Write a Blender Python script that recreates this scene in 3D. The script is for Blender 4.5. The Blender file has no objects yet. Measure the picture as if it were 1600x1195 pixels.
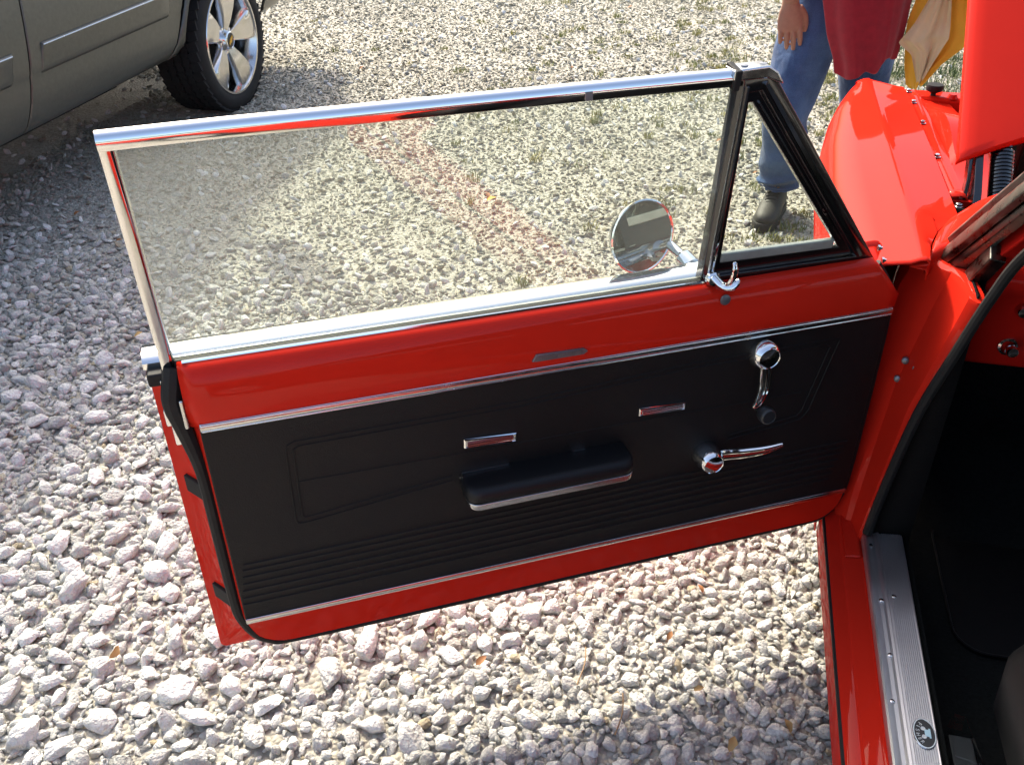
import bpy, bmesh, math, random
import numpy as np
from mathutils import Vector, Matrix, Euler
from math import radians, sin, cos, pi, sqrt
random.seed(7); RNG = np.random.default_rng(7)
sc = bpy.context.scene
COL = sc.collection

# ------------------------------------------------------------------ camera
cam_d = bpy.data.cameras.new('camera'); cam = bpy.data.objects.new('camera', cam_d); COL.objects.link(cam)
cam_d.sensor_width = 36.0; cam_d.lens = 36.0 * 1450 / 1600; cam_d.clip_end = 2000; cam_d.clip_start = 0.02
FW = Vector((-0.18404881, 0.80806517, -0.55960407)); ROLL = radians(-0.4114)
rt0 = FW.cross(Vector((0, 0, 1))).normalized(); up0 = rt0.cross(FW)
rt = rt0 * cos(ROLL) + up0 * sin(ROLL); up = rt.cross(FW)
cam.matrix_world = Matrix(((rt.x, up.x, -FW.x, 0), (rt.y, up.y, -FW.y, 0), (rt.z, up.z, -FW.z, 1.65), (0, 0, 0, 1)))
sc.camera = cam

# ------------------------------------------------------------------ sky and sun
SUN = Vector((-0.70, 0.85, 1.0)).normalized()
el = math.asin(SUN.z); az = math.atan2(SUN.x, SUN.y)
w = bpy.data.worlds.new('World'); sc.world = w; w.use_nodes = True
wn = w.node_tree.nodes; wl = w.node_tree.links
sky = wn.new('ShaderNodeTexSky'); sky.sky_type = 'NISHITA'; sky.sun_disc = False
sky.sun_elevation = el; sky.sun_rotation = az; sky.dust_density = 5.0; sky.air_density = 1.0; sky.ozone_density = 0.3
bgn = wn['Background']; bgn.inputs['Strength'].default_value = 0.15
wl.new(sky.outputs[0], bgn.inputs['Color'])
sd = bpy.data.lights.new('sun', 'SUN'); sd.energy = 2.05; sd.angle = radians(4.0); sd.color = (1.0, 0.95, 0.79)
so = bpy.data.objects.new('sun', sd); COL.objects.link(so)
so.rotation_euler = (-SUN).to_track_quat('-Z', 'Y').to_euler(); so.location = (-4, 3, 8)
vs = sc.view_settings; vs.view_transform = 'Standard'; vs.look = 'None'; vs.gamma = 1; vs.exposure = 1.47; vs.use_curve_mapping = False
sc.cycles.use_denoising = True; sc.cycles.max_bounces = 8; sc.cycles.transparent_max_bounces = 16
sc.cycles.sample_clamp_indirect = 2.5; sc.cycles.caustics_reflective = False; sc.cycles.caustics_refractive = False

# ------------------------------------------------------------------ materials
def nmat(name):
    m = bpy.data.materials.new(name); m.use_nodes = True
    return m, m.node_tree.nodes, m.node_tree.links, m.node_tree.nodes['Principled BSDF']
def pmat(name, col, rough=0.5, metal=0.0, coat=0.0, coatr=0.05, nscale=0, namt=0.0, bump=0.0, bscale=200, spec=0.5, rvar=0.0, sheen=0.0):
    m, N, L, p = nmat(name)
    p.inputs['Base Color'].default_value = (*col, 1); p.inputs['Roughness'].default_value = rough
    p.inputs['Metallic'].default_value = metal; p.inputs['Coat Weight'].default_value = coat
    p.inputs['Coat Roughness'].default_value = coatr; p.inputs['Specular IOR Level'].default_value = spec
    p.inputs['Sheen Weight'].default_value = sheen
    tc = N.new('ShaderNodeTexCoord')
    if namt or rvar:
        n = N.new('ShaderNodeTexNoise'); n.inputs['Scale'].default_value = nscale or 8; n.inputs['Detail'].default_value = 6
        n.inputs['Roughness'].default_value = 0.65
        L.new(tc.outputs['Object'], n.inputs['Vector'])
        if namt:
            mr = N.new('ShaderNodeMapRange'); mr.inputs[1].default_value = 0.25; mr.inputs[2].default_value = 0.75
            mr.inputs[3].default_value = 1 - namt; mr.inputs[4].default_value = 1 + namt; L.new(n.outputs['Fac'], mr.inputs[0])
            mx = N.new('ShaderNodeVectorMath'); mx.operation = 'SCALE'; mx.inputs[0].default_value = col
            L.new(mr.outputs[0], mx.inputs['Scale']); L.new(mx.outputs[0], p.inputs['Base Color'])
        if rvar:
            mr = N.new('ShaderNodeMapRange'); mr.inputs[1].default_value = 0.3; mr.inputs[2].default_value = 0.7
            mr.inputs[3].default_value = max(0, rough - rvar); mr.inputs[4].default_value = rough + rvar
            L.new(n.outputs['Fac'], mr.inputs[0]); L.new(mr.outputs[0], p.inputs['Roughness'])
    if bump:
        n2 = N.new('ShaderNodeTexNoise'); n2.inputs['Scale'].default_value = bscale; n2.inputs['Detail'].default_value = 3
        L.new(tc.outputs['Object'], n2.inputs['Vector'])
        b = N.new('ShaderNodeBump'); b.inputs['Strength'].default_value = bump; b.inputs['Distance'].default_value = 0.002
        L.new(n2.outputs['Fac'], b.inputs['Height']); L.new(b.outputs[0], p.inputs['Normal'])
    return m
M = {}
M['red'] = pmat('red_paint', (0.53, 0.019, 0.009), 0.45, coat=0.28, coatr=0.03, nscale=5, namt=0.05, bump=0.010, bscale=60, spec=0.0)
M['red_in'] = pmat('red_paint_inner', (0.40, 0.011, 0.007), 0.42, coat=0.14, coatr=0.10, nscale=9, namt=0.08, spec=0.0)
M['chrome'] = pmat('chrome', (0.74, 0.75, 0.76), 0.07, metal=1.0, nscale=30, rvar=0.04)
M['wheel'] = pmat('polished_wheel', (0.60, 0.60, 0.60), 0.16, metal=1.0, nscale=20, rvar=0.07)
M['steel'] = pmat('stainless_trim', (0.55, 0.55, 0.55), 0.2, metal=1.0, nscale=25, rvar=0.1)
M['dullsteel'] = pmat('weathered_trim', (0.13, 0.13, 0.115), 0.34, metal=1.0, nscale=40, rvar=0.15, namt=0.35)
M['vinyl'] = pmat('black_vinyl', (0.0045, 0.0045, 0.005), 0.58, bump=0.5, bscale=650, nscale=6, namt=0.25, spec=0.28, rvar=0.08)
M['vinyl_pad'] = pmat('padded_vinyl', (0.005, 0.005, 0.006), 0.48, bump=0.2, bscale=600, spec=0.3)
M['rubber'] = pmat('black_rubber', (0.008, 0.008, 0.008), 0.65, bump=0.2, bscale=300, nscale=30, namt=0.3, spec=0.3)
M['gloss_black'] = pmat('gloss_black_paint', (0.006, 0.006, 0.0065), 0.22, coat=0.8, coatr=0.06)
M['plastic_black'] = pmat('black_plastic', (0.018, 0.018, 0.020), 0.4)
M['carpet'] = pmat('black_carpet', (0.006, 0.007, 0.007), 0.95, bump=1.0, bscale=450, nscale=140, namt=0.6, spec=0.1)
M['greysteel'] = pmat('grey_zinc', (0.20, 0.21, 0.23), 0.45, metal=0.8, nscale=30, namt=0.25)
M['headliner'] = pmat('headliner', (0.05, 0.05, 0.05), 0.9)
M['tpaint'] = pmat('grey_truck_paint', (0.058, 0.061, 0.051), 0.45, metal=0.2, coat=0.5, coatr=0.20, nscale=55, namt=0.20, bump=0.06, bscale=120)
M['tdark'] = pmat('truck_underbody', (0.012, 0.012, 0.012), 0.8)
M['tire'] = pmat('tyre_rubber', (0.014, 0.014, 0.014), 0.78, bump=0.3, bscale=120, nscale=14, namt=0.35, spec=0.3)
M['tglass'] = pmat('dark_window', (0.01, 0.012, 0.013), 0.05)
M['gold'] = pmat('gold_emblem', (0.55, 0.33, 0.05), 0.35, metal=0.7)
M['denim'] = None
M['shirt'] = pmat('maroon_knit', (0.24, 0.013, 0.022), 0.9, bump=0.5, bscale=700, nscale=40, namt=0.15, sheen=0.15, spec=0.2)
M['skin'] = pmat('skin', (0.31, 0.165, 0.11), 0.55, nscale=45, namt=0.13, bump=0.25, bscale=180)
M['shoe'] = pmat('dark_leather', (0.024, 0.022, 0.020), 0.6, bump=0.3, bscale=260, nscale=20, namt=0.35)
M['sole'] = pmat('shoe_sole', (0.016, 0.015, 0.014), 0.85)
M['hair'] = pmat('hair', (0.05, 0.035, 0.025), 0.6, bump=0.8, bscale=300)
M['yellow'] = pmat('yellow_cloth', (0.78, 0.42, 0.03), 0.85, bump=0.4, bscale=500, nscale=9, namt=0.12, sheen=0.2)
M['cream'] = pmat('cream_cloth', (0.60, 0.47, 0.27), 0.85, bump=0.4, bscale=500, nscale=9, namt=0.12, sheen=0.2)
M['mat'] = pmat('mat_rubber', (0.0035, 0.0035, 0.0038), 0.7, bump=0.6, bscale=220, spec=0.12)
M['eye'] = pmat('eye_white', (0.7, 0.7, 0.68), 0.2)
M['pale_blue'] = pmat('pale_blue_enamel', (0.42, 0.62, 0.70), 0.35)
M['pale_print'] = pmat('pale_print', (0.60, 0.62, 0.62), 0.4)
M['gasket'] = pmat('clear_gasket', (0.26, 0.28, 0.26), 0.3, nscale=30, namt=0.2)
M['redglass'] = pmat('badge_fill', (0.30, 0.08, 0.07), 0.25, metal=0.6)

# denim
m, N, L, p = nmat('blue_denim'); M['denim'] = m
tc = N.new('ShaderNodeTexCoord')
n1 = N.new('ShaderNodeTexNoise'); n1.inputs['Scale'].default_value = 7; n1.inputs['Detail'].default_value = 5
n2 = N.new('ShaderNodeTexNoise'); n2.inputs['Scale'].default_value = 420; n2.inputs['Detail'].default_value = 2
L.new(tc.outputs['Object'], n1.inputs['Vector']); L.new(tc.outputs['Object'], n2.inputs['Vector'])
ad = N.new('ShaderNodeMath'); ad.operation = 'MULTIPLY_ADD'; ad.inputs[1].default_value = 0.55
L.new(n2.outputs['Fac'], ad.inputs[0]); L.new(n1.outputs['Fac'], ad.inputs[2])
cr = N.new('ShaderNodeValToRGB'); e = cr.color_ramp.elements
e[0].position = 0.5; e[0].color = (0.013, 0.031, 0.088, 1); e[1].position = 1.1 if False else 1.0; e[1].color = (0.068, 0.130, 0.265, 1)
L.new(ad.outputs[0], cr.inputs[0]); L.new(cr.outputs[0], p.inputs['Base Color'])
p.inputs['Roughness'].default_value = 0.95; p.inputs['Sheen Weight'].default_value = 0.15; p.inputs['Specular IOR Level'].default_value = 0.15
b = N.new('ShaderNodeBump'); b.inputs['Strength'].default_value = 0.4; b.inputs['Distance'].default_value = 0.002
L.new(n2.outputs['Fac'], b.inputs['Height'])
n4 = N.new('ShaderNodeTexNoise'); n4.inputs['Scale'].default_value = 11; n4.inputs['Detail'].default_value = 2.5; n4.inputs['Distortion'].default_value = 0.3; L.new(tc.outputs['Object'], n4.inputs['Vector'])
b4 = N.new('ShaderNodeBump'); b4.inputs['Strength'].default_value = 0.8; b4.inputs['Distance'].default_value = 0.02; L.new(n4.outputs['Fac'], b4.inputs['Height']); L.new(b.outputs[0], b4.inputs['Normal']); L.new(b4.outputs[0], p.inputs['Normal'])

# window glass: clear pane with a Fresnel reflection
def glassmat(name, tint, ior=1.5, boost=1.0, rough=0.0, haze=0.0):
    m = bpy.data.materials.new(name); m.use_nodes = True; N = m.node_tree.nodes; L = m.node_tree.links; N.clear()
    o = N.new('ShaderNodeOutputMaterial'); tr = N.new('ShaderNodeBsdfTransparent'); gl = N.new('ShaderNodeBsdfGlossy')
    tr.inputs[0].default_value = (*tint, 1); gl.inputs['Roughness'].default_value = rough; gl.inputs[0].default_value = (1, 1, 1, 1)
    fr = N.new('ShaderNodeFresnel'); ge = N.new('ShaderNodeNewGeometry'); io = N.new('ShaderNodeMapRange')   # thin pane: same reflectance from both faces
    io.inputs[3].default_value = ior; io.inputs[4].default_value = 1 / ior; L.new(ge.outputs['Backfacing'], io.inputs[0]); L.new(io.outputs[0], fr.inputs[0])
    mu = N.new('ShaderNodeMath'); mu.operation = 'MULTIPLY'; mu.inputs[1].default_value = boost; mu.use_clamp = True
    L.new(fr.outputs[0], mu.inputs[0]); mx = N.new('ShaderNodeMixShader')
    L.new(mu.outputs[0], mx.inputs[0]); L.new(tr.outputs[0], mx.inputs[1]); L.new(gl.outputs[0], mx.inputs[2])
    if haze:
        d1 = N.new('ShaderNodeBsdfDiffuse'); d1.inputs[0].default_value = (0.75, 0.76, 0.72, 1); d2 = N.new('ShaderNodeBsdfTranslucent'); d2.inputs[0].default_value = (0.75, 0.76, 0.72, 1)
        df = N.new('ShaderNodeMixShader'); L.new(d1.outputs[0], df.inputs[1]); L.new(d2.outputs[0], df.inputs[2])   # film of dust
        m2 = N.new('ShaderNodeMixShader'); m2.inputs[0].default_value = haze
        nz = N.new('ShaderNodeTexNoise'); nz.inputs['Scale'].default_value = 3.0; nz.inputs['Detail'].default_value = 5
        tc = N.new('ShaderNodeTexCoord'); L.new(tc.outputs['Object'], nz.inputs['Vector'])
        ml = N.new('ShaderNodeMath'); ml.operation = 'MULTIPLY'; ml.inputs[1].default_value = haze * 2
        L.new(nz.outputs['Fac'], ml.inputs[0]); L.new(ml.outputs[0], m2.inputs[0])
        L.new(mx.outputs[0], m2.inputs[1]); L.new(df.outputs[0], m2.inputs[2]); L.new(m2.outputs[0], o.inputs[0])
    else: L.new(mx.outputs[0], o.inputs[0])
    return m
M['glass'] = glassmat('window_glass', (0.93, 0.965, 0.93), 1.52, 1.0, haze=0.03)
M['vent'] = glassmat('vent_glass', (0.93, 0.965, 0.93), 1.52, 1.0, haze=0.006)
M['clear'] = glassmat('clear_plastic', (0.92, 0.96, 0.95), 1.45, 1.0)
M['mirror'] = pmat('mirror_glass', (0.32, 0.33, 0.34), 0.015, metal=1.0)

# ribbed aluminium
m, N, L, p = nmat('ribbed_aluminium'); M['alu'] = m
p.inputs['Base Color'].default_value = (0.62, 0.61, 0.62, 1); p.inputs['Metallic'].default_value = 0.95; p.inputs['Roughness'].default_value = 0.42
tc = N.new('ShaderNodeTexCoord'); nz = N.new('ShaderNodeTexNoise'); nz.inputs['Scale'].default_value = 14; nz.inputs['Detail'].default_value = 8
L.new(tc.outputs['Object'], nz.inputs['Vector'])
mr = N.new('ShaderNodeMapRange'); mr.inputs[3].default_value = 0.28; mr.inputs[4].default_value = 0.6
L.new(nz.outputs['Fac'], mr.inputs[0]); L.new(mr.outputs[0], p.inputs['Roughness'])

# stones
def stonemat(name, ramp, dust=False):
    m, N, L, p = nmat(name)
    oi = N.new('ShaderNodeObjectInfo'); cr = N.new('ShaderNodeValToRGB'); cr.color_ramp.interpolation = 'LINEAR'
    els = cr.color_ramp.elements
    while len(els) < len(ramp): els.new(0.5)
    for q, (ps, c) in zip(els, ramp): q.position = ps; q.color = (*c, 1)
    L.new(oi.outputs['Random'], cr.inputs[0])
    tc = N.new('ShaderNodeTexCoord'); of = N.new('ShaderNodeVectorMath'); of.operation = 'ADD'
    sc3 = N.new('ShaderNodeVectorMath'); sc3.operation = 'SCALE'; sc3.inputs[0].default_value = (37, 91, 53)
    L.new(oi.outputs['Random'], sc3.inputs['Scale']); L.new(tc.outputs['Object'], of.inputs[0]); L.new(sc3.outputs[0], of.inputs[1])
    nz = N.new('ShaderNodeTexNoise'); nz.inputs['Scale'].default_value = 1.6; nz.inputs['Detail'].default_value = 7; nz.inputs['Roughness'].default_value = 0.7
    L.new(of.outputs[0], nz.inputs['Vector'])
    mr = N.new('ShaderNodeMapRange'); mr.inputs[1].default_value = 0.3; mr.inputs[2].default_value = 0.7; mr.inputs[3].default_value = 0.72; mr.inputs[4].default_value = 1.18
    L.new(nz.outputs['Fac'], mr.inputs[0])
    mx = N.new('ShaderNodeVectorMath'); mx.operation = 'SCALE'; L.new(cr.outputs[0], mx.inputs[0]); L.new(mr.outputs[0], mx.inputs['Scale'])
    if dust:   # dustier, yellower stones farther out on the lot
        at = N.new('ShaderNodeAttribute'); at.attribute_type = 'INSTANCER'; at.attribute_name = 'dusty'
        dm = N.new('ShaderNodeMix'); dm.data_type = 'VECTOR'; dm.inputs[4].default_value = (1, 1, 1); dm.inputs[5].default_value = (0.60, 0.57, 0.485); L.new(at.outputs['Fac'], dm.inputs[0])
        mm = N.new('ShaderNodeVectorMath'); mm.operation = 'MULTIPLY'; ev = N.new('ShaderNodeMix'); ev.data_type = 'VECTOR'; ev.inputs[5].default_value = (0.60, 0.59, 0.545); L.new(mx.outputs[0], ev.inputs[4]); eh = N.new('ShaderNodeMath'); eh.operation = 'MULTIPLY'; eh.inputs[1].default_value = 0.5; L.new(at.outputs['Fac'], eh.inputs[0]); L.new(eh.outputs[0], ev.inputs[0]); L.new(ev.outputs[1], mm.inputs[0]); L.new(dm.outputs[1], mm.inputs[1]); L.new(mm.outputs[0], p.inputs['Base Color'])
    else: L.new(mx.outputs[0], p.inputs['Base Color'])
    p.inputs['Roughness'].default_value = 0.92; p.inputs['Specular IOR Level'].default_value = 0.25
    b = N.new('ShaderNodeBump'); b.inputs['Strength'].default_value = 0.5; b.inputs['Distance'].default_value = 0.12
    n3 = N.new('ShaderNodeTexNoise'); n3.inputs['Scale'].default_value = 4.0; n3.inputs['Detail'].default_value = 6; L.new(of.outputs[0], n3.inputs['Vector'])
    L.new(n3.outputs['Fac'], b.inputs['Height']); L.new(b.outputs[0], p.inputs['Normal'])
    return m
RAMP = [(0.0, (0.34, 0.335, 0.31)), (0.15, (0.47, 0.465, 0.43)), (0.55, (0.61, 0.605, 0.555)), (0.86, (0.72, 0.715, 0.66)), (0.965, (0.79, 0.785, 0.73)), (0.985, (0.53, 0.48, 0.35)), (1.0, (0.42, 0.34, 0.22))]
M['stone'] = stonemat('crushed_limestone', RAMP, True)
M['rock'] = stonemat('pale_limestone', [(0.0, (0.47, 0.465, 0.435)), (0.35, (0.63, 0.625, 0.585)), (1.0, (0.80, 0.795, 0.75))])

# ground
m, N, L, p = nmat('gravel_bed'); M['ground'] = m
tc = N.new('ShaderNodeTexCoord')
vo = N.new('ShaderNodeTexVoronoi'); vo.inputs['Scale'].default_value = 85; L.new(tc.outputs['Object'], vo.inputs['Vector'])
nz = N.new('ShaderNodeTexNoise'); nz.inputs['Scale'].default_value = 1.3; nz.inputs['Detail'].default_value = 8; L.new(tc.outputs['Object'], nz.inputs['Vector'])
cr = N.new('ShaderNodeValToRGB'); e = cr.color_ramp.elements
e[0].position = 0.0; e[0].color = (0.33, 0.31, 0.26, 1); e[1].position = 1; e[1].color = (0.50, 0.47, 0.395, 1)
sp = N.new('ShaderNodeSeparateColor'); L.new(vo.outputs['Color'], sp.inputs[0]); L.new(sp.outputs[0], cr.inputs[0])
mr = N.new('ShaderNodeMapRange'); mr.inputs[1].default_value = 0.3; mr.inputs[2].default_value = 0.7; mr.inputs[3].default_value = 0.75; mr.inputs[4].default_value = 1.1
L.new(nz.outputs['Fac'], mr.inputs[0]); mx = N.new('ShaderNodeVectorMath'); mx.operation = 'SCALE'
L.new(cr.outputs[0], mx.inputs[0]); L.new(mr.outputs[0], mx.inputs['Scale']); L.new(mx.outputs[0], p.inputs['Base Color'])
p.inputs['Roughness'].default_value = 0.95
b = N.new('ShaderNodeBump'); b.inputs['Strength'].default_value = 0.9; b.inputs['Distance'].default_value = 0.008; b.invert = True
L.new(vo.outputs['Distance'], b.inputs['Height']); L.new(b.outputs[0], p.inputs['Normal'])

# foliage, leaves
def leafmat(name, c1, c2, trans=0.3):
    m, N, L, p = nmat(name)
    oi = N.new('ShaderNodeTexCoord'); nz = N.new('ShaderNodeTexNoise'); nz.inputs['Scale'].default_value = 9
    L.new(oi.outputs['Object'], nz.inputs['Vector']); cr = N.new('ShaderNodeValToRGB')
    cr.color_ramp.elements[0].position = 0.35; cr.color_ramp.elements[1].position = 0.65
    cr.color_ramp.elements[0].color = (*c1, 1); cr.color_ramp.elements[1].color = (*c2, 1)
    L.new(nz.outputs['Fac'], cr.inputs[0]); L.new(cr.outputs[0], p.inputs['Base Color']); p.inputs['Roughness'].default_value = 0.7
    return m
M['grass'] = leafmat('weed_blades', (0.14, 0.17, 0.04), (0.36, 0.32, 0.11))
M['lawn'] = leafmat('lawn_blades', (0.045, 0.085, 0.02), (0.12, 0.15, 0.045))
M['leaf_brown'] = leafmat('dry_leaf', (0.25, 0.10, 0.03), (0.36, 0.17, 0.06))
M['leaf_tan'] = leafmat('tan_leaf', (0.42, 0.26, 0.09), (0.50, 0.33, 0.13))
M['leaf_yellow'] = leafmat('yellow_leaf', (0.62, 0.36, 0.04), (0.70, 0.45, 0.08))
M['stem'] = pmat('dry_stem', (0.30, 0.20, 0.11), 0.8)

# ------------------------------------------------------------------ mesh helpers
class MB:
    def __init__(s): s.v = []; s.f = []
    def add(s, vs, fs):
        o = len(s.v); s.v += [tuple(q) for q in vs]; s.f += [tuple(i + o for i in f) for f in fs]; return s
    def box(s, c, size, R=None, taper=None):
        hx, hy, hz = [q / 2 for q in size]; vs = []
        for z in (-1, 1):
            t = taper if (taper and z > 0) else 1
            for y in (-1, 1):
                for x in (-1, 1): vs.append(Vector((x * hx * t, y * hy * t, z * hz)))
        if R is not None: vs = [R @ q for q in vs]
        vs = [q + Vector(c) for q in vs]
        return s.add(vs, [(0, 2, 3, 1), (4, 5, 7, 6), (0, 1, 5, 4), (2, 6, 7, 3), (0, 4, 6, 2), (1, 3, 7, 5)])
    def loft(s, rings, closed=True, caps=(True, True)):
        n = len(rings[0]); vs = [q for r in rings for q in r]; fs = []
        for i in range(len(rings) - 1):
            for j in range(n if closed else n - 1):
                k = (j + 1) % n; fs.append((i * n + j, i * n + k, (i + 1) * n + k, (i + 1) * n + j))
        if closed and caps[0]: fs.append(tuple(range(n - 1, -1, -1)))
        if closed and caps[1]: fs.append(tuple((len(rings) - 1) * n + j for j in range(n)))
        return s.add(vs, fs)
    def tube(s, pts, r, n=10, flat=1.0, upv=None, caps=True):
        P = [Vector(q) for q in pts]; k = len(P); rr = [float(q) for q in r] if hasattr(r, '__len__') else [float(r)] * k
        T = [((P[min(i + 1, k - 1)] - P[max(i - 1, 0)])).normalized() for i in range(k)]
        u = Vector(upv) if upv else (Vector((0, 0, 1)) if abs(T[0].z) < 0.9 else Vector((1, 0, 0)))
        rings = []
        for i in range(k):
            x = T[i].cross(u)
            if x.length < 1e-5: x = T[i].orthogonal()
            x.normalize(); u = x.cross(T[i]).normalized()
            rings.append([P[i] + rr[i] * (x * cos(a) + u * sin(a) * flat) for a in [2 * pi * j / n for j in range(n)]])
        return s.loft(rings, True, (caps, caps))
    def sweep(s, prof, pts, upv=(0, 0, 1), closed=True):
        P = [Vector(q) for q in pts]; k = len(P); rings = []
        for i in range(k):
            t = (P[min(i + 1, k - 1)] - P[max(i - 1, 0)]).normalized()
            x = t.cross(Vector(upv)).normalized(); u = x.cross(t)
            rings.append([P[i] + x * a + u * b_ for a, b_ in prof])
        return s.loft(rings, closed)
    def lathe(s, prof, c=(0, 0, 0), axis=(0, 0, 1), n=24, caps=True):
        ax = Vector(axis).normalized(); x = ax.orthogonal().normalized(); y = ax.cross(x); c = Vector(c)
        return s.loft([[c + ax * h + (x * cos(2 * pi * j / n) + y * sin(2 * pi * j / n)) * r for j in range(n)] for r, h in prof], True, (caps, caps))
    def prism(s, outline, f0, f1):
        return s.loft([[f0(*q) for q in outline], [f1(*q) for q in outline]])
    def grid(s, fn, nu, nv):
        vs = [fn(i / nu, j / nv) for i in range(nu + 1) for j in range(nv + 1)]
        return s.add(vs, [(i * (nv + 1) + j, (i + 1) * (nv + 1) + j, (i + 1) * (nv + 1) + j + 1, i * (nv + 1) + j + 1) for i in range(nu) for j in range(nv)])
    def build(s, name, mat, parent=None, bevel=0, segs=2, angle=35, solid=0, sub=0, fix=True, flat=False):
        me = bpy.data.meshes.new(name); me.from_pydata([tuple(q) for q in s.v], [], s.f); me.update()
        if fix:
            bm = bmesh.new(); bm.from_mesh(me); bmesh.ops.recalc_face_normals(bm, faces=bm.faces); bm.to_mesh(me); bm.free()
        me.materials.append(mat)
        if not flat:
            me.polygons.foreach_set('use_smooth', [True] * len(me.polygons)); me.set_sharp_from_angle(angle=radians(angle))
        o = bpy.data.objects.new(name, me); COL.objects.link(o)
        if parent is not None:
            o.parent = parent
            if parent.type == 'EMPTY': o.location = -parent.location
        if solid:
            q = o.modifiers.new('solid', 'SOLIDIFY'); q.thickness = solid; q.offset = 0
        if sub:
            q = o.modifiers.new('sub', 'SUBSURF'); q.levels = sub; q.render_levels = sub
        if bevel:
            q = o.modifiers.new('bevel', 'BEVEL'); q.width = bevel; q.segments = segs; q.limit_method = 'ANGLE'; q.angle_limit = radians(38); q.harden_normals = True
        return o
def tag(o, label, cat, group=None, kind=None):
    o['label'] = label
    if cat: o['category'] = cat
    if group: o['group'] = group
    if kind: o['kind'] = kind
    return o
def empty(name, loc, label, cat, group=None):
    o = bpy.data.objects.new(name, None); COL.objects.link(o); o.location = loc; o.empty_display_size = 0.2
    return tag(o, label, cat, group)
def lerp(a, b, t): return a + (b - a) * float(t)
def interp(x, xs, ys): return float(np.interp(x, xs, ys))
def smooth_path(pts, n=6):
    P = [Vector(q) for q in pts]; out = []
    for i in range(len(P) - 1):
        p0 = P[max(i - 1, 0)]; p1 = P[i]; p2 = P[i + 1]; p3 = P[min(i + 2, len(P) - 1)]
        for k in range(n):
            t = k / n
            out.append(0.5 * ((2 * p1) + (p2 - p0) * t + (2 * p0 - 5 * p1 + 4 * p2 - p3) * t * t + (3 * p1 - p0 - 3 * p2 + p3) * t ** 3))
    out.append(P[-1]); return out
def rrect(a0, a1, z0, z1, r, n=6, rs=None):
    rs = rs or (r, r, r, r); out = []
    for (cx, cz, t0), q in zip(((a1, z0, -90), (a1, z1, 0), (a0, z1, 90), (a0, z0, 180)), rs):
        x = cx - q if cx == a1 else cx + q; z = cz + q if cz == z0 else cz - q
        for k in range(n + 1):
            t = radians(t0 + 90 * k / n); out.append((x + q * cos(t), z + q * sin(t)))
    return out
def text_mesh(txt, size, name, mat, parent, matrix, depth=0.0006):
    cu = bpy.data.curves.new(name, 'FONT'); cu.body = txt; cu.size = size; cu.align_x = 'CENTER'; cu.align_y = 'CENTER'; cu.extrude = depth
    t = bpy.data.objects.new(name, cu); COL.objects.link(t)
    dg = bpy.context.evaluated_depsgraph_get(); me = bpy.data.meshes.new_from_object(t.evaluated_get(dg))
    bpy.data.objects.remove(t); me.transform(matrix); me.materials.clear(); me.materials.append(mat)
    o = bpy.data.objects.new(name, me); COL.objects.link(o); o.parent = parent
    return o
# ------------------------------------------------------------------ ground and gravel
g = MB(); NG = 40
g.add([(-150, -150, 0), (150, -150, 0), (150, 150, 0), (-150, 150, 0)], [(0, 1, 2, 3)])
ground = g.build('ground', M['ground']); ground['kind'] = 'structure'; ground['label'] = 'pale crushed limestone gravel lot'

def stone_mesh(name, seed, mat, npts=20, bev=0.10):
    r = np.random.default_rng(seed); bm = bmesh.new()
    e3 = np.array([1.0, r.uniform(0.7, 0.95), r.uniform(0.55, 0.8)])
    for k in range(npts):
        v = r.normal(size=3); v /= np.linalg.norm(v); bm.verts.new(tuple(v * e3 * r.uniform(0.82, 1.08)))
    res = bmesh.ops.convex_hull(bm, input=bm.verts)
    bmesh.ops.delete(bm, geom=[q for q in bm.verts if not q.link_faces], context='VERTS')
    bmesh.ops.dissolve_limit(bm, angle_limit=radians(17), verts=bm.verts, edges=bm.edges)
    bmesh.ops.bevel(bm, geom=list(bm.edges), offset=bev, segments=1, affect='EDGES', clamp_overlap=True)
    bmesh.ops.triangulate(bm, faces=bm.faces); bmesh.ops.recalc_face_normals(bm, faces=bm.faces)
    me = bpy.data.meshes.new(name); bm.to_mesh(me); bm.free(); me.materials.append(mat)
    me.polygons.foreach_set('use_smooth', [True] * len(me.polygons)); me.set_sharp_from_angle(angle=radians(34))
    return me
NV = 16
stone_me = [stone_mesh('stone_shape', 100 + k, M['stone'], 16 + (k % 4) * 3, 0.10 + 0.04 * (k % 3)) for k in range(NV)]
rock_me = [stone_mesh('rock_shape', 300 + k, M['rock'], 17 + (k % 4) * 3, 0.11 + 0.04 * (k % 3)) for k in range(12)]
def in_zone(x, y):
    xl = -1.25 - 0.82 * y; xr = np.where(y < 2.75, 0.75, 0.75 + 0.62 * (y - 2.0))
    return (x > xl) & (x < xr) & (y > 0.55) & (y < 9.3) & ~((x < -3.3) & (y < 5.2))
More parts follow.
